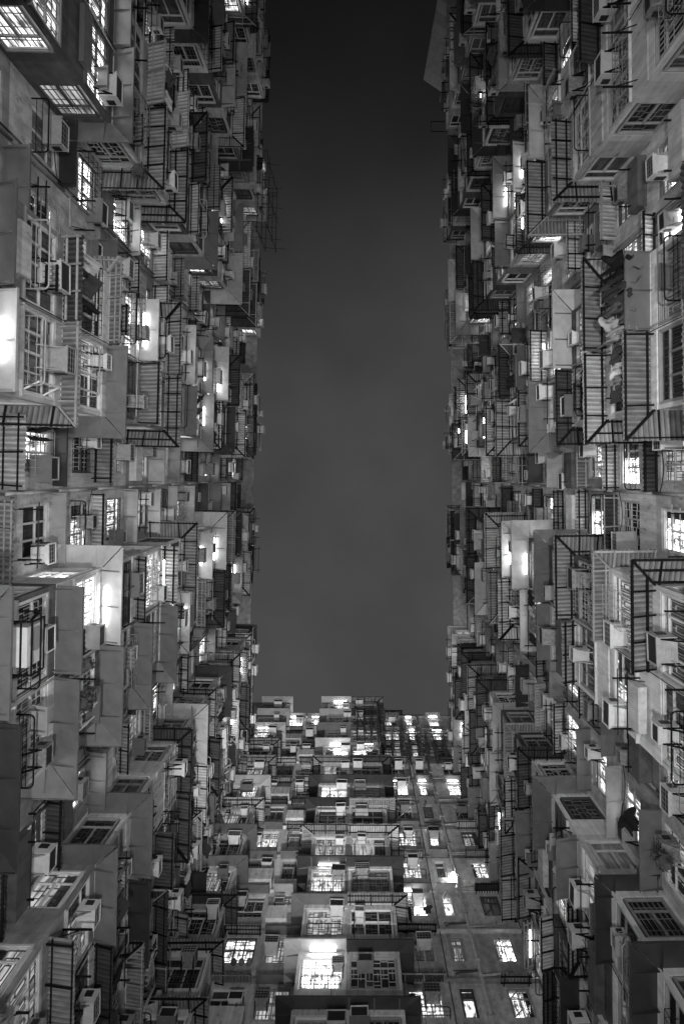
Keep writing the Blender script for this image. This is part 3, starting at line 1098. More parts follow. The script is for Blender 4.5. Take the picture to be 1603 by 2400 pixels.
def side_block(B, bays_y, ovs, y_end, y_start):
    sg = -1 if B.key == 'left' else 1
    rng = []
    for (y0, y1) in bays_y:
        rng.append((min(sg*y0, sg*y1), max(sg*y0, sg*y1)))
    floors = range(4, B.roof)
    for bi, (a0, a1) in enumerate(rng):
        for n in floors:
            bay(B, a0, a1, n, bi, ovs)
    yc = bays_y[0][1] + .5
    ca, cb_ = min(sg*yc, sg*y_end), max(sg*yc, sg*y_end)
    for n in floors:
        bay(B, ca, cb_, n, 6, ovs)
    rng.append((ca, cb_))
    # recesses: index 0 lies between the far block and the first bay
    ys = [(bays_y[0][1], yc)] + [(bays_y[i+1][1], bays_y[i][0]) for i in range(len(bays_y)-1)] + [(y_start, bays_y[-1][0])]
    for ri, (y0, y1) in enumerate(ys):
        a0, a1 = min(sg*y0, sg*y1), max(sg*y0, sg*y1)
        for n in floors:
            recess(B, a0, a1, n, ri, ovs)
    # solid storeys below and the body behind
    lo, hi = min(sg*y_end, sg*y_start), max(sg*y_end, sg*y_start)
    zt = (B.roof-.46)*FH
    z4 = lohi(4)[0]
    obj('body_wall', MB().box(lo, hi, -9.0, REC-.75, GROUND, zt), 'core_wall', B.root)
    pod = MB()
    pod.box(lo, hi, REC-.7, REC, GROUND, z4-.003)
    for (a0, a1) in rng:
        pod.box(a0, a1, REC+.002, 0, GROUND+2.6, z4-.003)
    obj('podium_wall', pod, 'plaster_pale', B.root)
    # parapets of the roof
    for (a0, a1) in rng:
        obj('roof_parapet', MB().box(a0-.05, a1+.05, -.175, .04, zt+.002, zt+rnd.choice([.2, .35, .5])), rnd.choice(PL), B.root)
    obj('roof_slab', MB().box(lo, hi, -9, REC+1.32, zt+.003, zt+.18), 'plaster_mid', B.root)

# ---- what the photograph shows where -------------------------------------
# key: (bay from the far end, -1/+1 half in block coordinates, storey)
LO = {}
def L_(bi, half, n, **k):      # half: 'lo' = towards the far block, 'up' = away from it
    LO[(bi, -1 if half == 'lo' else 1, n)] = k
RO = {}
def R_(bi, half, n, **k):
    RO[(bi, 1 if half == 'lo' else -1, n)] = k
# left, third bay (-6.2..-1.75)
L_(2, 'lo', 4, c='F', tone='sheet_pale', lit=LB, d=.5)
L_(2, 'up', 4, c='F', tone='sheet_mid', lit=None, d=.5)
L_(2, 'lo', 5, c='K', tone='corrugated_mid', lit=None, frame='frame_white', style=0, ac=True, rail=True, wall='plaster_pale')
L_(2, 'up', 5, c='K', tone='corrugated_dark', lit=None, frame='frame_white', wrap=False, style=1)
L_(2, 'lo', 6, c='F', tone='sheet_mid', lit='lit_dim', frame='frame_white', style=1, ac=True, rail=True)
L_(2, 'up', 6, c='K', tone='corrugated_mid', lit=None, frame='frame_white')
L_(2, 'lo', 7, c='K', tone='corrugated_mid', lit=None, frame='frame_dark')
L_(2, 'up', 7, c='F', tone='sheet_pale', lit=LS)
L_(2, 'lo', 8, c='K', tone='corrugated_mid', lit=None)
L_(2, 'up', 8, c='K', tone='corrugated_mid', lit=None)
L_(2, 'lo', 9, c='F', tone='sheet_mid', lit=None)
L_(2, 'up', 9, c='F', tone='sheet_pale', lit=LS)
L_(2, 'lo', 10, c='F', tone='sheet_mid', lit=LB)
L_(2, 'up', 10, c='F', tone='sheet_mid', lit=LS)
L_(2, 'lo', 11, c='K', lit=LS); L_(2, 'up', 11, c='F', lit=LB)
# left, second bay (2.9..7.6)
L_(1, 'up', 5, c='F', tone='sheet_mid', lit=None, frame='frame_white', ac=True, d=.75)
L_(1, 'lo', 5, c='F', tone='sheet_mid', lit=None, frame='frame_white', rail=True, d=.75)
L_(1, 'up', 6, c='F', tone='sheet_pale', lit='lit_full', slit='lit_full', wall='plaster_white', tube=True, pole=False, rail=False, frame='frame_white', d=.7, ac=True, aca=.2, style=1)
L_(1, 'lo', 6, c='F', tone='sheet_mid', lit=None, ac=True)
L_(1, 'up', 7, c='K', tone='corrugated_mid', lit=None, rail=True, frame='frame_dark')
L_(1, 'lo', 7, c='F', tone='sheet_mid', lit=None, wrap=True)
L_(1, 'up', 8, c='K', tone='corrugated_pale', lit=LS)
L_(1, 'lo', 8, c='F', tone='sheet_mid', lit=None)
L_(1, 'up', 9, c='K', tone='corrugated_mid', lit=None); L_(1, 'lo', 9, c='F', tone='sheet_pale', lit=LS)
L_(1, 'up', 10, c='F', tone='sheet_pale', lit=LB); L_(1, 'lo', 10, c='K', lit=None)
L_(1, 'up', 11, c='F', tone='sheet_pale', lit=LS)
# left, first bay
L_(0, 'up', 4, c='F', tone='sheet_mid', lit=LB, slit=LB, tube=True, wall='plaster_pale'); L_(0, 'up', 5, c='K', tone='corrugated_mid', wrap=False, lit='lit_dim', slit='lit_dim', wall='plaster_mid'); L_(0, 'up', 6, c='F', tone='sheet_mid', lit='lit_dim', frame='frame_white', slit='lit_dim', wall='plaster_mid')  # lowest storey's lit window and strip light added to brighten the corner wall
L_(0, 'up', 7, c='F', lit=None, tone='sheet_mid', wall='plaster_pale'); L_(0, 'up', 8, c='N', lit=None, wall='plaster_white')
# left, fourth bay (-15.4..-10.8)
L_(3, 'lo', 5, c='N', lit=LS, frame='frame_grey', wall='plaster_dark', pole=False, rail=False); L_(3, 'up', 5, c='N', lit=None, wall='plaster_dark', pole=False, rail=False)
L_(3, 'lo', 6, c='F', tone='sheet_mid', lit='lit_full', slit='lit_dim', frame='frame_dark', style=1, d=.7, wall='plaster_dark', tube=False, pole=False, rail=False)
L_(3, 'up', 6, c='F', tone='sheet_mid', lit='lit_full', tube=False, frame='frame_dark', wall='plaster_dark', pole=False, rail=False)
L_(3, 'lo', 7, c='K', tone='corrugated_mid', lit=None); L_(3, 'up', 7, c='K', lit=None)
L_(3, 'lo', 8, c='K', tone='corrugated_mid', lit=None); L_(3, 'lo', 9, c='K', lit=None)
L_(3, 'lo', 10, c='F', tone='sheet_mid', lit=None)
for n in range(7, 17):
    for bi in (4, 5):
        for h in ('lo', 'up'):
            if (bi, -1 if h == 'lo' else 1, n) not in LO and (n*7+bi*3+len(h)+ord(h[0])) % 9:
                L_(bi, h, n, lit=None)
for j_ in (0, 1):
    for n_ in (4, 5):
        LO[('r', 2, j_, n_)] = dict(c='K', lit=None)
    LO[('r', 2, j_, 6)] = dict(c='F', lit=LS if j_ else None, ac=True)
    LO[('r', 2, j_, 7)] = dict(c='K', lit=None if j_ else LS, ac=True)
# right
R_(2, 'lo', 5, c='K', tone='corrugated_mid', lit=None, frame='frame_grey', wall='plaster_white', style=0)
R_(2, 'up', 5, c='F', tone='sheet_mid', lit=None, wall='plaster_white')
R_(2, 'lo', 6, c='K', tone='corrugated_pale', lit=None, frame='frame_white', style=1, wall='plaster_white', ac=False, pole=True, rail=False)
R_(2, 'up', 6, c='K', tone='corrugated_mid', lit=None, wall='plaster_white', pole=True, rail=False)
R_(2, 'lo', 7, c='K', tone='corrugated_dark', lit=None, frame='frame_white', rail=True, ac=True)
R_(2, 'up', 7, c='F', tone='sheet_pale', lit=LS, ac=True, rail=True)
R_(2, 'lo', 8, c='F', tone='sheet_mid', lit='lit_dim', frame='frame_white', wall='plaster_white'); R_(2, 'up', 8, c='K', tone='corrugated_pale', lit=LS)
R_(2, 'lo', 9, c='K', tone='corrugated_mid', lit=None, wall='plaster_white', frame='frame_white'); R_(2, 'up', 9, c='F', tone='sheet_mid', lit=None, wall='plaster_white')
R_(2, 'lo', 10, c='K', tone='corrugated_pale', lit=None); R_(2, 'up', 10, c='K', tone='corrugated_dark', lit=None)
R_(2, 'lo', 11, c='K', tone='corrugated_pale', lit=None)
R_(1, 'up', 5, c='K', tone='corrugated_mid', lit=None, wall='plaster_white', pole=True, rail=False, ac=True); R_(1, 'lo', 5, c='N', lit='lit_dim', wall='plaster_white', ac=True)
R_(1, 'up', 6, c='K', tone='corrugated_mid', lit='lit_dim', frame='frame_white', ac=True, aca=.8); R_(1, 'lo', 6, c='N', lit=LS, wall='plaster_white', frame='frame_white', ac=True, aca=.8, style=0)
R_(1, 'up', 7, c='K', tone='corrugated_mid', lit=None); R_(1, 'lo', 7, c='K', tone='corrugated_mid', lit=None, wall='plaster_white', wrap=False)
R_(1, 'up', 8, c='F', tone='sheet_mid', lit=None); R_(1, 'lo', 8, c='F', tone='sheet_mid', lit=None)
R_(1, 'up', 9, c='F', tone='sheet_pale', lit=LB, style=0); R_(1, 'lo', 9, c='F', tone='sheet_pale', lit=LS)
R_(1, 'up', 10, c='F', tone='sheet_pale', lit=LB); R_(1, 'lo', 10, c='K', tone='corrugated_pale', lit=None)
R_(1, 'up', 11, c='K', lit=None); R_(1, 'lo', 11, c='K', lit=None)
R_(0, 'up', 5, c='F', tone='sheet_dark', lit=None, wall='plaster_white', frame='frame_grey'); R_(0, 'up', 6, c='F', tone='sheet_dark', lit=None, wall='plaster_white', frame='frame_grey')
R_(0, 'up', 7, c='F', tone='sheet_mid', lit='lit_dim', wall='plaster_white', frame='frame_white'); R_(0, 'up', 8, c='F', tone='sheet_mid', lit=None)
R_(3, 'lo', 5, c='N', lit=None, wall='plaster_white'); R_(3, 'up', 5, c='N', lit=None, wall='plaster_white')
R_(3, 'lo', 6, c='N', lit=None, wall='plaster_white', frame='frame_grey'); R_(3, 'lo', 7, c='K', tone='corrugated_mid', lit=None, frame='frame_white')
R_(3, 'lo', 8, c='K', tone='corrugated_mid', lit=None); R_(3, 'lo', 9, c='K', tone='corrugated_dark', lit=LB, slit=LB); R_(3, 'up', 9, c='F', tone='sheet_pale', lit=LS)
R_(3, 'up', 8, c='F', tone='sheet_pale', lit=LS)
R_(3, 'lo', 14, c='F', lit=LB, slit=LB)
for n in range(7, 17):
    for bi in (4, 5):
        for h in ('lo', 'up'):
            if (n*5+bi*3+ord(h[0])) % 9:
                R_(bi, h, n, lit=None)

side_block(left, LB_Y, LO, 22.2, -44)
side_block(right, RB_Y, RO, 22.2, -44)

# ------------------------------------------------------------------ the far block
EF = list(range(7, 20))
def end_unit(n, x0, x1, t, lit, cs, tone=None, wrapx=None, ac=None, wall=True, words='', style=None, frame=None, wpad=.12, rail=None, tall=0.0):
    """one flat front on the far block; x0..x1 in courtyard X"""
    B = end
    a0, a1 = -x1, -x0
    z0, z1 = lohi(n); zs, zh = sill(n)-.05-tall, head(n)
    w = a1-a0-2*wpad
    u, v, k = B.px((a0+a1)/2, t, zs)
    make_window(B, (a0+a1)/2, t-.06, zs, w, zh-zs, 0, lit, style, frame, None, None, k > 44)
    if cs != 'N':
        d = .65
        m0 = 1 if wrapx == 'hi' else 0      # a0 side is the +X side
        m1 = 1 if wrapx == 'lo' else 0
        tone = tone or rnd.choice(['sheet_pale', 'sheet_mid', 'sheet_mid', 'sheet_dark'] if cs == 'F' else ['corrugated_mid', 'corrugated_mid', 'corrugated_dark', 'corrugated_pale'])
        canopy(B, a0+.012, t+.06, z1-.05, a1-a0-.024, 0, cs, d, m0, m1, tone, .15)
        if m0:
            canopy(B, a0-.003, t-1.3, z1-.05, 1.35, math.pi/2, cs, d, 0, 1, tone, .15)
        if m1:
            canopy(B, a1+.003, t+.05, z1-.05, 1.35, -math.pi/2, cs, d, 1, 0, tone, .15)
    if lit in (LB, LS, 'lit_full') and (lit != LS or n % 2):
        added_tube_lamp(B, (a0+a1)/2, t+.06, zh+.12, 1.1, f'strip light, far block, {ORD[20-n]} row down, {words}')
    if ac is not None:
        air_con(B, -ac, t, (n+rnd.uniform(.12, .22))*FH, f', far block, {ORD[20-n]} row down, {words}')
    if rail:
        laundry_rail(B, (a0+a1)/2, t, zs+.05, w*.9, .5, f', far block, {ORD[20-n]} row down, {words}')
    elif rnd.random() < .3:
        pole_set(B, (a0+a1)/2, t, zs-.1, w*.8, .7, f', far block, {ORD[20-n]} row down, {words}')

CB = (-2.5, 1.9)       # centre bay
LBX = -6.3             # right-hand face of the left bay
def far_block():
    B = end
    LITC = {18: ('lit_soft', None), 19: (None, 'lit_dim'), 8: ('lit_full', None), 10: (LS, None), 12: (None, None), 13: (LS, None), 15: (LB, LB), 9: ('lit_dim', None), 16: (None, None), 17: (None, None), 14: ('lit_dim', None), 11: ('lit_dim', 'lit_dim')}
    CC = {18: ('F', 'K'), 19: ('K', 'F'), 7: ('F', 'F'), 8: ('F', 'F'), 9: ('F', 'K'), 10: ('F', 'F'), 11: ('K', 'K'), 12: ('F', 'K'), 13: ('F', 'F'), 14: ('K', 'K'), 15: ('F', 'N'), 16: ('F', 'N'), 17: ('F', 'F')}
    for n in EF:
        z0, z1 = lohi(n); zs, zh = sill(n), head(n)
        # centre bay
        a0, a1 = -CB[1], -CB[0]
        bay_walls_simple(B, a0, a1, n)
        mid = (CB[0]+CB[1])/2 - .1
        lt = LITC.get(n-1, (None, None))
        cs = CC.get(n-1, ('F', 'F'))
        dark = n in (9, 11, 13, 14)
        end_unit(n, CB[0]+.05, mid, 0, lt[0], cs[0], 'sheet_pale' if lt[0] in (LB, 'lit_full') else ('sheet_dark' if dark and cs[0] == 'F' else None), 'lo', rnd.uniform(-1.0, -.7), words='centre bay left half', style=rnd.choice([0, 0, 1]), frame='frame_white', rail=n in (10, 9))
        end_unit(n, mid, CB[1]-.05, 0, lt[1], cs[1], 'sheet_dark' if cs[1] == 'F' else None, 'hi', rnd.uniform(.1, .5), words='centre bay right half', style=rnd.choice([0, 0, 1]), frame=rnd.choice(['frame_white', 'frame_grey']), rail=n in (11,))
        # recess left of the centre bay
        holes = []
        lw = [(-5.45, 1.5), (-3.5, 1.4)]
        litl = {8: (None, 'lit_dim'), 9: (LS, 'lit_dim'), 10: (None, 'lit_dim'), 11: (None, None), 12: (LS, None), 13: (None, None), 14: ('lit_dim', None), 16: (None, None), 17: (None, None), 18: (LB, LB), 19: ('lit_dim', None)}.get(n-1, (None, None))
        for (cx, w) in lw:
            holes.append((-cx-w/2, -cx+w/2, zs+.05, zh))
        wall_with_holes(B, 2.5, 6.32, -1.35, z0, z1, holes, rnd.choice(['plaster_white', 'plaster_white', 'plaster_pale']))
        for j, (cx, w) in enumerate(lw):
            make_window(B, -cx, -1.43, zs+.05, w, zh-zs-.05, 0, litl[j], None, None, None, None, False, (1,) if rnd.random() < .2 else ())
            c = rnd.choice(['F', 'K', 'K', 'F'])
            if c != 'N':
                canopy(B, -cx-w/2-.15, -1.345, zh+.2, w+.3, 0, c, .55, 0, 0, None, .12)
            if litl[j] == LB:
                added_tube_lamp(B, -cx, -1.3, zh+.1, .9, f'strip light, far block, {ORD[20-n]} row down, {"outer" if j == 0 else "inner"} window of left recess')
            if (n + j) % 3 == 0:        # a box of masonry stands out below some windows
                obj('window_box', MB().box(-cx-w/2-.2, -cx+w/2+.2, -1.348, -.75, z0+.1, zs+.04), rnd.choice(['plaster_white', 'plaster_pale']), B.root)
            if j == 1 or rnd.random() < .75:
                air_con(B, -cx + rnd.choice([-1, 1])*w*.3, -1.35, (n+rnd.uniform(.0, .15))*FH, f', far block, {ORD[20-n]} row down, {"outer" if j == 0 else "inner"} window of left recess')
            if rnd.random() < .3:
                pole_set(B, -cx, -1.35, zs, w*.8, .7, f', far block, {ORD[20-n]} row down, {"outer" if j == 0 else "inner"} window of left recess')
        for (l0, l1) in ((2.52, 6.28), (-10.9, -1.92)):
            obj('ledge', MB().box(l0, l1, -1.347, -1.347+rnd.choice([.08, .14, .2]), z1-.09, z1-.02), rnd.choice(['plaster_white', 'plaster_mid', 'plaster_dark']), B.root)
        # left corner bay with a side light
        m = MB()
        m.box(6.3, 11, -.12, 0, z0, zs).box(6.3, 11, -.12, 0, zh, z1)
        m.box(6.3, 6.42, -1.35, -.12, z0, zs).box(6.3, 6.42, -1.35, -.12, zh, z1).box(6.3, 6.42, -.12, 0, zs, zh).box(8.5, 11, -.12, 0, zs, zh)
        obj('bay_wall', m, rnd.choice(['plaster_pale', 'plaster_mid', 'plaster_white']), B.root)
        obj('floor_slab', MB().box(6.42, 11, -1.35, -.12, z1-.14, z1-.02), 'plaster_mid', B.root)
        end_unit(n, -8.5, LBX-.05, 0, {14: 'lit_dim', 15: None, 12: 'lit_dim', 13: LS, 16: LS, 10: 'lit_dim'}.get(n-1), {7: 'K', 8: 'K', 9: 'K', 10: 'F', 11: 'F', 12: 'K', 13: 'F', 14: 'K', 15: 'K'}.get(n-1, 'F'), None, 'hi', -6.9 + rnd.uniform(-.3, .3), words='corner bay', style=0)
        make_window(B, 6.36, -.75, zs, 1.05, zh-zs, math.pi/2, None, 0)
        # stained wall right of the centre bay
        rw = [(2.95, 1.5), (4.75, .62), (6.95, .95)]
        litr = {7: (LB, LB, LB), 8: (LS, LS, LS), 9: (None, 'lit_dim', LB), 10: (LB, LS, None), 11: (LS, None, LS), 12: (LS, LB, 'lit_dim'), 13: (None, None, None), 14: (LB, LB, LB), 15: (None, None, None), 16: ('lit_dim', LS, None), 17: (LS, LB, LB), 18: (LS, LB, LB), 19: (LS, None, None)}.get(n-1, (None,)*3)
        holes = [(-cx-w/2, -cx+w/2, zs+.15, zh) for (cx, w) in rw]
        wall_with_holes(B, -11, -1.88, -1.35, z0, z1, holes, 'plaster_stained')
        nm = ['wide window', 'narrow window', 'corner window']
        for j, (cx, w) in enumerate(rw):
            make_window(B, -cx, -1.44, zs+.15, w, zh-zs-.15, 0, litr[j], 0, 'frame_white' if j == 0 else None, 2 if j == 0 else None, None, False, (1,) if n in (8, 11, 14) or j == 2 and n in (10, 9) else ())
            c = ['K', rnd.choice(['N', 'F', 'F']), rnd.choice(['N', 'F', 'K'])][j]
            if n in (13, 11) and j == 0:
                c = 'F'
            if c != 'N':
                canopy(B, -cx-w/2-.2, -1.345, zh+.22, w+.4, 0, c, .6, 0, 0, None, .12)
            if j == 0 and n != 8 or (j == 1 and n in (13, 16, 17)) or (j == 2 and n in (14, 16)):
                air_con(B, -cx - .25*(j == 0), -1.35, (n+.15)*FH, f', far block, {ORD[20-n]} row down, right wall, {nm[j]}')
            if litr[j] == LB and n > 10:
                added_tube_lamp(B, -cx, -1.3, zh+.1, min(.8, w*.8), f'strip light, far block, {ORD[20-n]} row down, right wall, {nm[j]}')
            if j == 0 and n in (9, 12, 13):
                laundry_rail(B, -cx, -1.35, zs+.1, w+.3, .5, f', far block, {ORD[20-n]} row down, right wall')
    # roof line
    zt = lohi(20)[0]
    obj('body_wall', MB().box(-11, 11, -9, -2.05, GROUND, zt), 'core_wall', B.root)
    z7 = lohi(7)[0]
    pod = MB().box(-11, 11, -2.05, -1.35, GROUND, z7-.003)
    pod.box(-CB[1], -CB[0], -1.348, 0, GROUND+2.6, z7-.003).box(6.3, 11, -1.348, 0, GROUND+2.6, z7-.003)
    obj('podium_wall', pod, 'plaster_stained', B.root)
    obj('roof_slab', MB().box(-11, 11, -9, -1.3, zt+.003, zt+.25), 'plaster_mid', B.root)
    # parapets of uneven height along the roof
    for (x0, x1, t, hh) in ((CB[0]+.02, .0, .0, -.2), (.05, CB[1]-.02, .0, -.22), (-11, LBX-.02, .0, -.15), (LBX+.05, -5.0, -1.36, .5), (-4.9, -2.6, -1.36, .35), (2.0, 4.3, -1.36, .8), (4.35, 6.2, -1.36, .5), (6.25, 11, -1.36, .3)):
        obj('roof_parapet', MB().box(-x1, -x0, t-.2, t, zt+.004, zt+.25+hh), rnd.choice(['plaster_pale', 'plaster_mid', 'plaster_white']), B.root)
    canopy(B, -4.3, -1.35, zt+.6, 2.4, 0, 'K', .5, 0, 0, 'corrugated_dark', .1)
    # drain pipes, bends and branches on the stained wall
    def pipe(pts, r, m_):
        obj('drain_pipe', MB().tube(pts, r, 8).mesh('drain_pipe', True), m_, B.root)
    T = -1.35
    pipe([(-4.05, T+.09, z7), (-4.05, T+.09, zt)], .03, 'pipe_dark')
    pipe([(-4.3, T+.06, z7), (-4.3, T+.06, zt)], .03, 'pipe_pale')
    pipe([(-5.5, T+.13, z7), (-5.5, T+.13, zt)], .085, 'pipe_pale')
    pipe([(-2.15, T+.08, z7), (-2.15, T+.08, zt)], .04, 'pipe_pale')
    pipe([(6.2, T+.1, z7), (6.2, T+.1, zt)], .06, 'pipe_pale')
    for n in EF:
        z0, z1 = lohi(n)
        y = T+.13
        pipe([(-5.5, y, z0+.15), (-6.7, y, z0+.28)], .05, 'pipe_pale')
        pipe([(-5.5, y, z0+.0), (-6.9, y-.03, z0+.1), (-6.9, y-.03, z0+.45)], .04, rnd.choice(['pipe_pale', 'pipe_dark']))
        pipe([(-4.4, y, z0+.2), (-4.6, y, z0+.32), (-5.5, y, z0+.42)], .04, rnd.choice(['pipe_pale', 'pipe_dark']))
        pipe([(-4.3, T+.05, z0+.5), (-5.3, T+.05, z0+.52)], .02, 'pipe_dark')
        if n % 2:
            pipe([(-5.7, T+.05, z0+.3), (-7.5, T+.05, z0+.36)], .025, 'pipe_pale')
        clamp = MB().box(-5.62, -5.38, T, T+.23, z0+.9, z0+.96)
        obj('pipe_clamp', clamp, 'pipe_pale', B.root)

def bay_walls_simple(B, a0, a1, n):
    z0, z1 = lohi(n); zs, zh = sill(n)-.05, head(n)
    mid = (a0+a1)/2 + .1
    for (x0, x1, s) in ((a0, mid, -1), (mid, a1, 1)):
        m = MB()
        pj = rnd.choice([.0, .03])
        m.box(x0+.001, x1-.001, -.12, pj, z0, zs).box(x0+.001, x1-.001, -.12, pj, zh, z1)
        m.box(x0+.001, x0+.14, -.12, .0, zs, zh).box(x1-.14, x1-.001, -.12, .0, zs, zh)
        if s < 0:
            m.box(x0, x0+.12, -1.35, -.12, z0, z1)
        else:
            m.box(x1-.12, x1, -1.35, -.12, z0, z1)
        obj('bay_wall', m, rnd.choice(['plaster_pale', 'plaster_white', 'plaster_mid']), B.root)
    obj('floor_slab', MB().box(a0+.12, a1-.12, -1.35, -.12, z1-.14, z1-.02), 'plaster_mid', B.root)
far_block()

# ------------------------------------------------------------------ single things
def stick(parent, p, q_, r, mt='bamboo', name='pole'):
    m = MB().tube([p, q_], r, 6, r*.75)
    return obj(name, m, mt, parent)

def scaffold(B, a0, a1, t0, t1, z0, z1, label, da=.75, dz=.9, seed=1):
    rr = random.Random(seed)
    e = empty('bamboo_scaffold', B.sw(a0, t0, z0))
    na = max(2, int((a1-a0)/da)); nz = max(2, int((z1-z0)/dz))
    for t in (0, t1-t0):
        for i in range(na+1):
            x = (a1-a0)*i/na + rr.uniform(-.08, .08)
            stick(e, (x, t, -rr.uniform(0, .5)), (x+rr.uniform(-.1, .1), t+rr.uniform(-.05, .05), z1-z0+rr.uniform(.1, .9)), .035)
        for j in range(nz+1):
            z = (z1-z0)*j/nz + rr.uniform(-.05, .05)
            stick(e, (-rr.uniform(.1, .5), t+.05, z), (a1-a0+rr.uniform(.1, .6), t+.05, z+rr.uniform(-.1, .1)), .03)
    for i in range(na+1):
        for j in range(0, nz+1):
            x = (a1-a0)*i/na; z = (z1-z0)*j/nz
            stick(e, (x, -.15, z+.04), (x, t1-t0+rr.uniform(.1, .9), z+rr.uniform(0, .4)), .026)
    for k in range(3):
        x = (a1-a0)*rr.uniform(0, .6)
        stick(e, (x, t1-t0+.06, 0), (x+(a1-a0)*.4, t1-t0+.08, z1-z0), .03)
    tag(e, label, 'scaffold')
    return e
scaffold(left, 17.9, 22.6, .2, 1.0, 15.3*FH, 16.7*FH, 'bamboo scaffold at the roof edge of the left block, poles against sky', 1.6, 1.5, 3)
scaffold(end, -6.9, -2.2, -1.1, -.1, 16.3*FH, 17.3*FH, 'bamboo scaffold across the right half of the far block', .6, .5, 5)
scaffold(end, -1.8, -.1, .15, .8, 16.6*FH, 17.9*FH, 'small bamboo scaffold before the centre bay, below the roof', .5, .45, 6)

e = empty('roof_frame', right.sw(-29.9, .0, 48.4))
obj('iron_frame', MB().tube([(0, -.3, 0), (0, 1.1, 0), (.85, 1.1, 0), (.85, -.3, 0), (0, -.3, 0)], .04, 4), 'iron_dark', e)
tag(e, 'thin iron frame jutting from the roof edge, right block, upper end', 'iron frame')

# boarded roof eave at the top right
HB = Vector((7.4, -33.1, 49.3))
e = empty('roof_hoarding', Matrix.Translation(HB))
p0 = Vector((5.87, -34.32, 49.6))
dr = Vector((1.15, -6.5, 0)).normalized()
wd = Vector((8.36, -32.26, 49.1)) - p0
nrm = dr.cross(wd).normalized()
for i in range(11):
    A = p0 + dr*(i*1.02) - HB; Bq = A + dr*1.005
    m = MB()
    up = Vector((0, 0, .06))
    C, D = Bq + wd*1.0, A + wd*1.0
    m.hexa([A, Bq, C, D, A+up, Bq+up, C+up, D+up])
    obj('board', m, 'board', e)
m = MB().bar((0.02, .05, -.1), (-.15, .95, .0), .05)
obj('edge_pole', m, 'iron_pale', e)
tag(e, 'boarded eave jutting over the roof edge at the top right', 'roof eave')

# washing on the right block, third bay, sixth storey
zc = sill(6)-.02
sgs = [('shirt', 'black'), ('trousers', 'black'), ('towel', 'black'), ('shirt', 'dark'), ('towel', 'dark'), ('trousers', 'dark'), ('shirt', 'mid'), ('towel', 'mid'), ('trousers', 'mid'), ('shirt', 'white'), ('trousers', 'white'), ('towel', 'white')]
NMS = {'black': 'black', 'dark': 'charcoal', 'mid': 'grey', 'white': 'white'}
for i, (k_, m_) in enumerate(sgs):
    garment(right, -5.7 + i*.19, .62 + .18*(i % 2), zc, k_, 'cloth_' + m_, f'{NMS[m_]} {k_} in the dense row of washing, upper right block', math.pi/2 + rnd.uniform(-.9, .9), 1.3 if i < 6 else 1.1)
# washing in the left recess
for i, (k_, m_) in enumerate([('shirt', 'cloth_black'), ('trousers', 'cloth_black'), ('shirt', 'cloth_dark'), ('shirt', 'cloth_black')]):
    garment(left, .95+i*.26, REC+.6, sill(6)+.1, k_, m_, ['black shirt, first in the washing of the left recess', 'black trousers in the washing of the left recess', 'dark grey shirt in the washing of the left recess', 'black shirt, last in the washing of the left recess'][i], math.pi/2+rnd.uniform(-.5, .5), .9)
# washing on the right block, second bay, ninth storey
for i, (k_, m_) in enumerate([('shirt', 'cloth_black'), ('towel', 'cloth_white'), ('shirt', 'cloth_mid'), ('trousers', 'cloth_black')]):
    garment(right, 5.2+i*.55, .55, sill(9)+.05, k_, m_, ['black shirt under the bright canopies of the right block', 'white towel under the bright canopies of the right block', 'grey shirt under the bright canopies of the right block', 'black trousers under the bright canopies of the right block'][i], rnd.uniform(-.5, .5), 1.0)
# clothes on the far block
garment(end, -2.55, -.85, sill(11)+.1, 'trousers', 'cloth_black', 'black trousers hung below a lit window, far block', .3, 1.0)
garment(end, -3.6, -.9, sill(11)+.15, 'shirt', 'cloth_dark', 'dark shirt hung below a lit window, far block', -.3, .7)
garment(end, -2.35, -.8, head(8)-.1, 'shirt', 'cloth_dark', 'dark shirt under the corrugated canopy, low on the far block', .0, 1.2)
garment(right, 11.2, -.9, sill(7)+.2, 'shirt', 'cloth_black', 'black shirt on the rail beside the first bay, right block', .7, 1.2)
garment(left, -15.5, .5, sill(7)-.05, 'towel', 'cloth_black', 'black towel hanging from the first bay of the left block', .5, 1.1)
garment(left, -16.0, .55, sill(7)-.05, 'shirt', 'cloth_black', 'black shirt hanging from the first bay of the left block', .2, 1.1)

plant(left, -6.2, .55, 5.62*FH, 'round leafy plant in a dark pot below the lit bay, left block', .33, 260)
plant(left, -5.3, .45, 5.75*FH, 'small pale leafed plant beside the bright bay, left block', .22, 120)
plant(left, -9.3, -1.0, 6.1*FH, 'trailing plant on the first recess window, left block', .36, 200)
plant(left, 10.2, .3, 7.0*FH, 'sprawling bare plant at the fourth bay edge, left block', .3, 120)
plant(right, -.9, .4, 7.55*FH, 'tuft of leaves at a canopy corner, third bay, right block', .2, 100)
plant(right, 11.0, -.8, 5.9*FH, 'trailing plant by a washing rail in the first recess, right block', .3, 160)
plant(end, -4.3, -.9, 8.4*FH, 'weed growing at the end of the low corrugated canopy, far block', .28, 140)

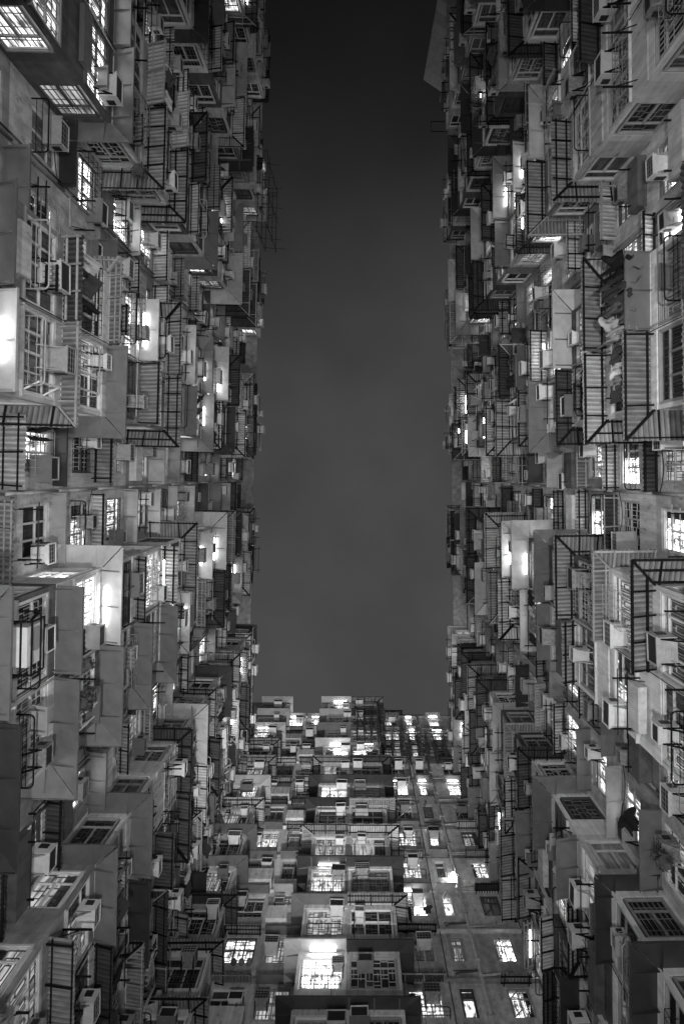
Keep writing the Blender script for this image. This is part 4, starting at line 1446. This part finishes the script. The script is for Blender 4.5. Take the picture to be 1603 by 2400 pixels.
# outdoor condenser with fan in an iron cradle, left edge
e = empty('condenser_unit', left.sw(-3.9, .05, 4.72*FH))
obj('casing', MB().box(-.45, .45, .12, .47, .05, .72), 'ac_white', e)
m = MB().lathe([(.25, 0), (.27, .01), (.27, .03), (.25, .03)], 20)
for i in range(8):
    an = i*math.pi/4
    m.bar((0, 0, .02), (.25*math.cos(an), .25*math.sin(an), .02), .006)
f = obj('fan_guard', m, 'ac_line', e, (.12, .475, .38)); f.rotation_euler = (-math.pi/2, 0, 0)
f = obj('fan', MB().lathe([(.24, 0), (.24, .004)], 20), 'ac_dark', e, (.12, .472, .38)); f.rotation_euler = (-math.pi/2, 0, 0)
c = MB()
for x in (-.6, .6):
    c.bar((x, 0, 0), (x, .62, 0), .025).bar((x, .6, 0), (x, .6, .5), .02).bar((x, 0, -.35), (x, .5, -.02), .018)
for y in (.05, .35, .6):
    c.bar((-.6, y, 0), (.6, y, 0), .022)
c.bar((-.6, .6, .5), (.6, .6, .5), .02)
obj('cradle', c, 'iron_dark', e)
obj('hose', MB().tube([(.5, .3, .5), (.62, .3, .8), (.6, .05, 1.1), (.5, 0, 1.2)], .035, 6), 'iron_dark', e)
tag(e, 'outdoor condenser with round fan in an iron cradle, left edge', 'condenser')

# gas jars on a far ledge
for i, x in enumerate((-5.5, -5.15, -4.8)):
    o = obj('storage_jar', MB().lathe([(.05, 0), (.12, .05), (.13, .18), (.07, .26), (.05, .3)], 12).mesh('storage_jar', True), ['pot', 'cloth_mid', 'cloth_mid'][i], None, mw=end.sw(-x, -1.1, sill(10)-.3))
    tag(o, ['dark round jar, first of three on a far block ledge', 'grey round jar, middle of three on a far block ledge', 'grey round jar, last of three on a far block ledge'][i], 'jar', 'jars on the ledge')

# lamps that burn in the open
def wall_lamp(B, a, t, z, label, r=.09):
    e = empty('wall_lamp', B.sw(a, t, z))
    obj('arm', MB().bar((0, 0, .12), (0, .22, .1), .02), 'iron_dark', e)
    m = MB().lathe([(.02, -r), (r*.7, -r*.7), (r, 0), (r*.7, r*.7), (.02, r)], 12)
    obj('lit_bulb', m.mesh('lit_bulb', True), 'bulb', e, (0, .25, 0))
    tag(e, label, 'lamp')
wall_lamp(end, -5.3, -1.3, 11.85*FH, 'naked burning lamp on the stained wall of the far block', .12)
wall_lamp(end, 1.35, .0, 9.1*FH, 'bright lamp in the brightest window of the far block', .05)
build_air_cons()

# past three hundred windows or canopies of one block the smallest (topmost) are joined
def join_rest(B, name, new, limit=298):
    kids = {}
    for o in bpy.data.objects:
        if o.parent:
            kids.setdefault(o.parent.name, []).append(o)
    parts = [o for o in kids[B.root.name] if o.name.split('.')[0] == name]
    parts.sort(key=lambda o: o.matrix_basis.translation.z)
    rest = parts[limit:]
    if not rest:
        return
    V, Fc, MI, SM, mats = [], [], [], [], []
    def add(o, M):
        me = o.data
        mt = o.material_slots[0].material
        if mt not in mats:
            mats.append(mt)
        b = len(V)
        V.extend([tuple(M @ v.co) for v in me.vertices])
        for p in me.polygons:
            Fc.append(tuple(b+i for i in p.vertices)); MI.append(mats.index(mt)); SM.append(p.use_smooth)
    gone = []
    for o in rest:
        add(o, o.matrix_basis); gone.append(o)
        for c in kids.get(o.name, ()):
            add(c, o.matrix_basis @ c.matrix_basis); gone.append(c)
    bpy.data.batch_remove(gone)
    me = bpy.data.meshes.new(new)
    me.from_pydata(V, [], Fc)
    for m_ in mats:
        me.materials.append(m_)
    me.polygons.foreach_set('material_index', MI)
    me.polygons.foreach_set('use_smooth', SM)
    me.update()
    o = bpy.data.objects.new(new, me); col.objects.link(o)
    o.parent = B.root
    o['kind'] = 'stuff'
for B_ in (left, right, end):
    join_rest(B_, 'window', 'topmost_windows')
    join_rest(B_, 'canopy', 'topmost_canopies')

# added uplights below the picture, the last brightening the upper far block
for (x, y, pw, tilt, beam) in ADDED_UPLIGHTS:
    ld = bpy.data.lights.new('flood', 'SPOT')
    ld.energy = pw
    ld.spot_size = R(beam)
    ld.spot_blend = 1.0
    ld.shadow_soft_size = 0.2
    lo = bpy.data.objects.new('flood_lamp', ld)
    col.objects.link(lo)
    lo.location = (x, y, GROUND+.75)
    lo.rotation_euler = (math.pi + R(-tilt), 0, 0)

print('ACs', len(ACS), 'objects', len(bpy.data.objects), 'panes', left.panes, right.panes, end.panes, 'tris', sum(len(o.data.polygons)*2 for o in bpy.data.objects if o.type == 'MESH'))
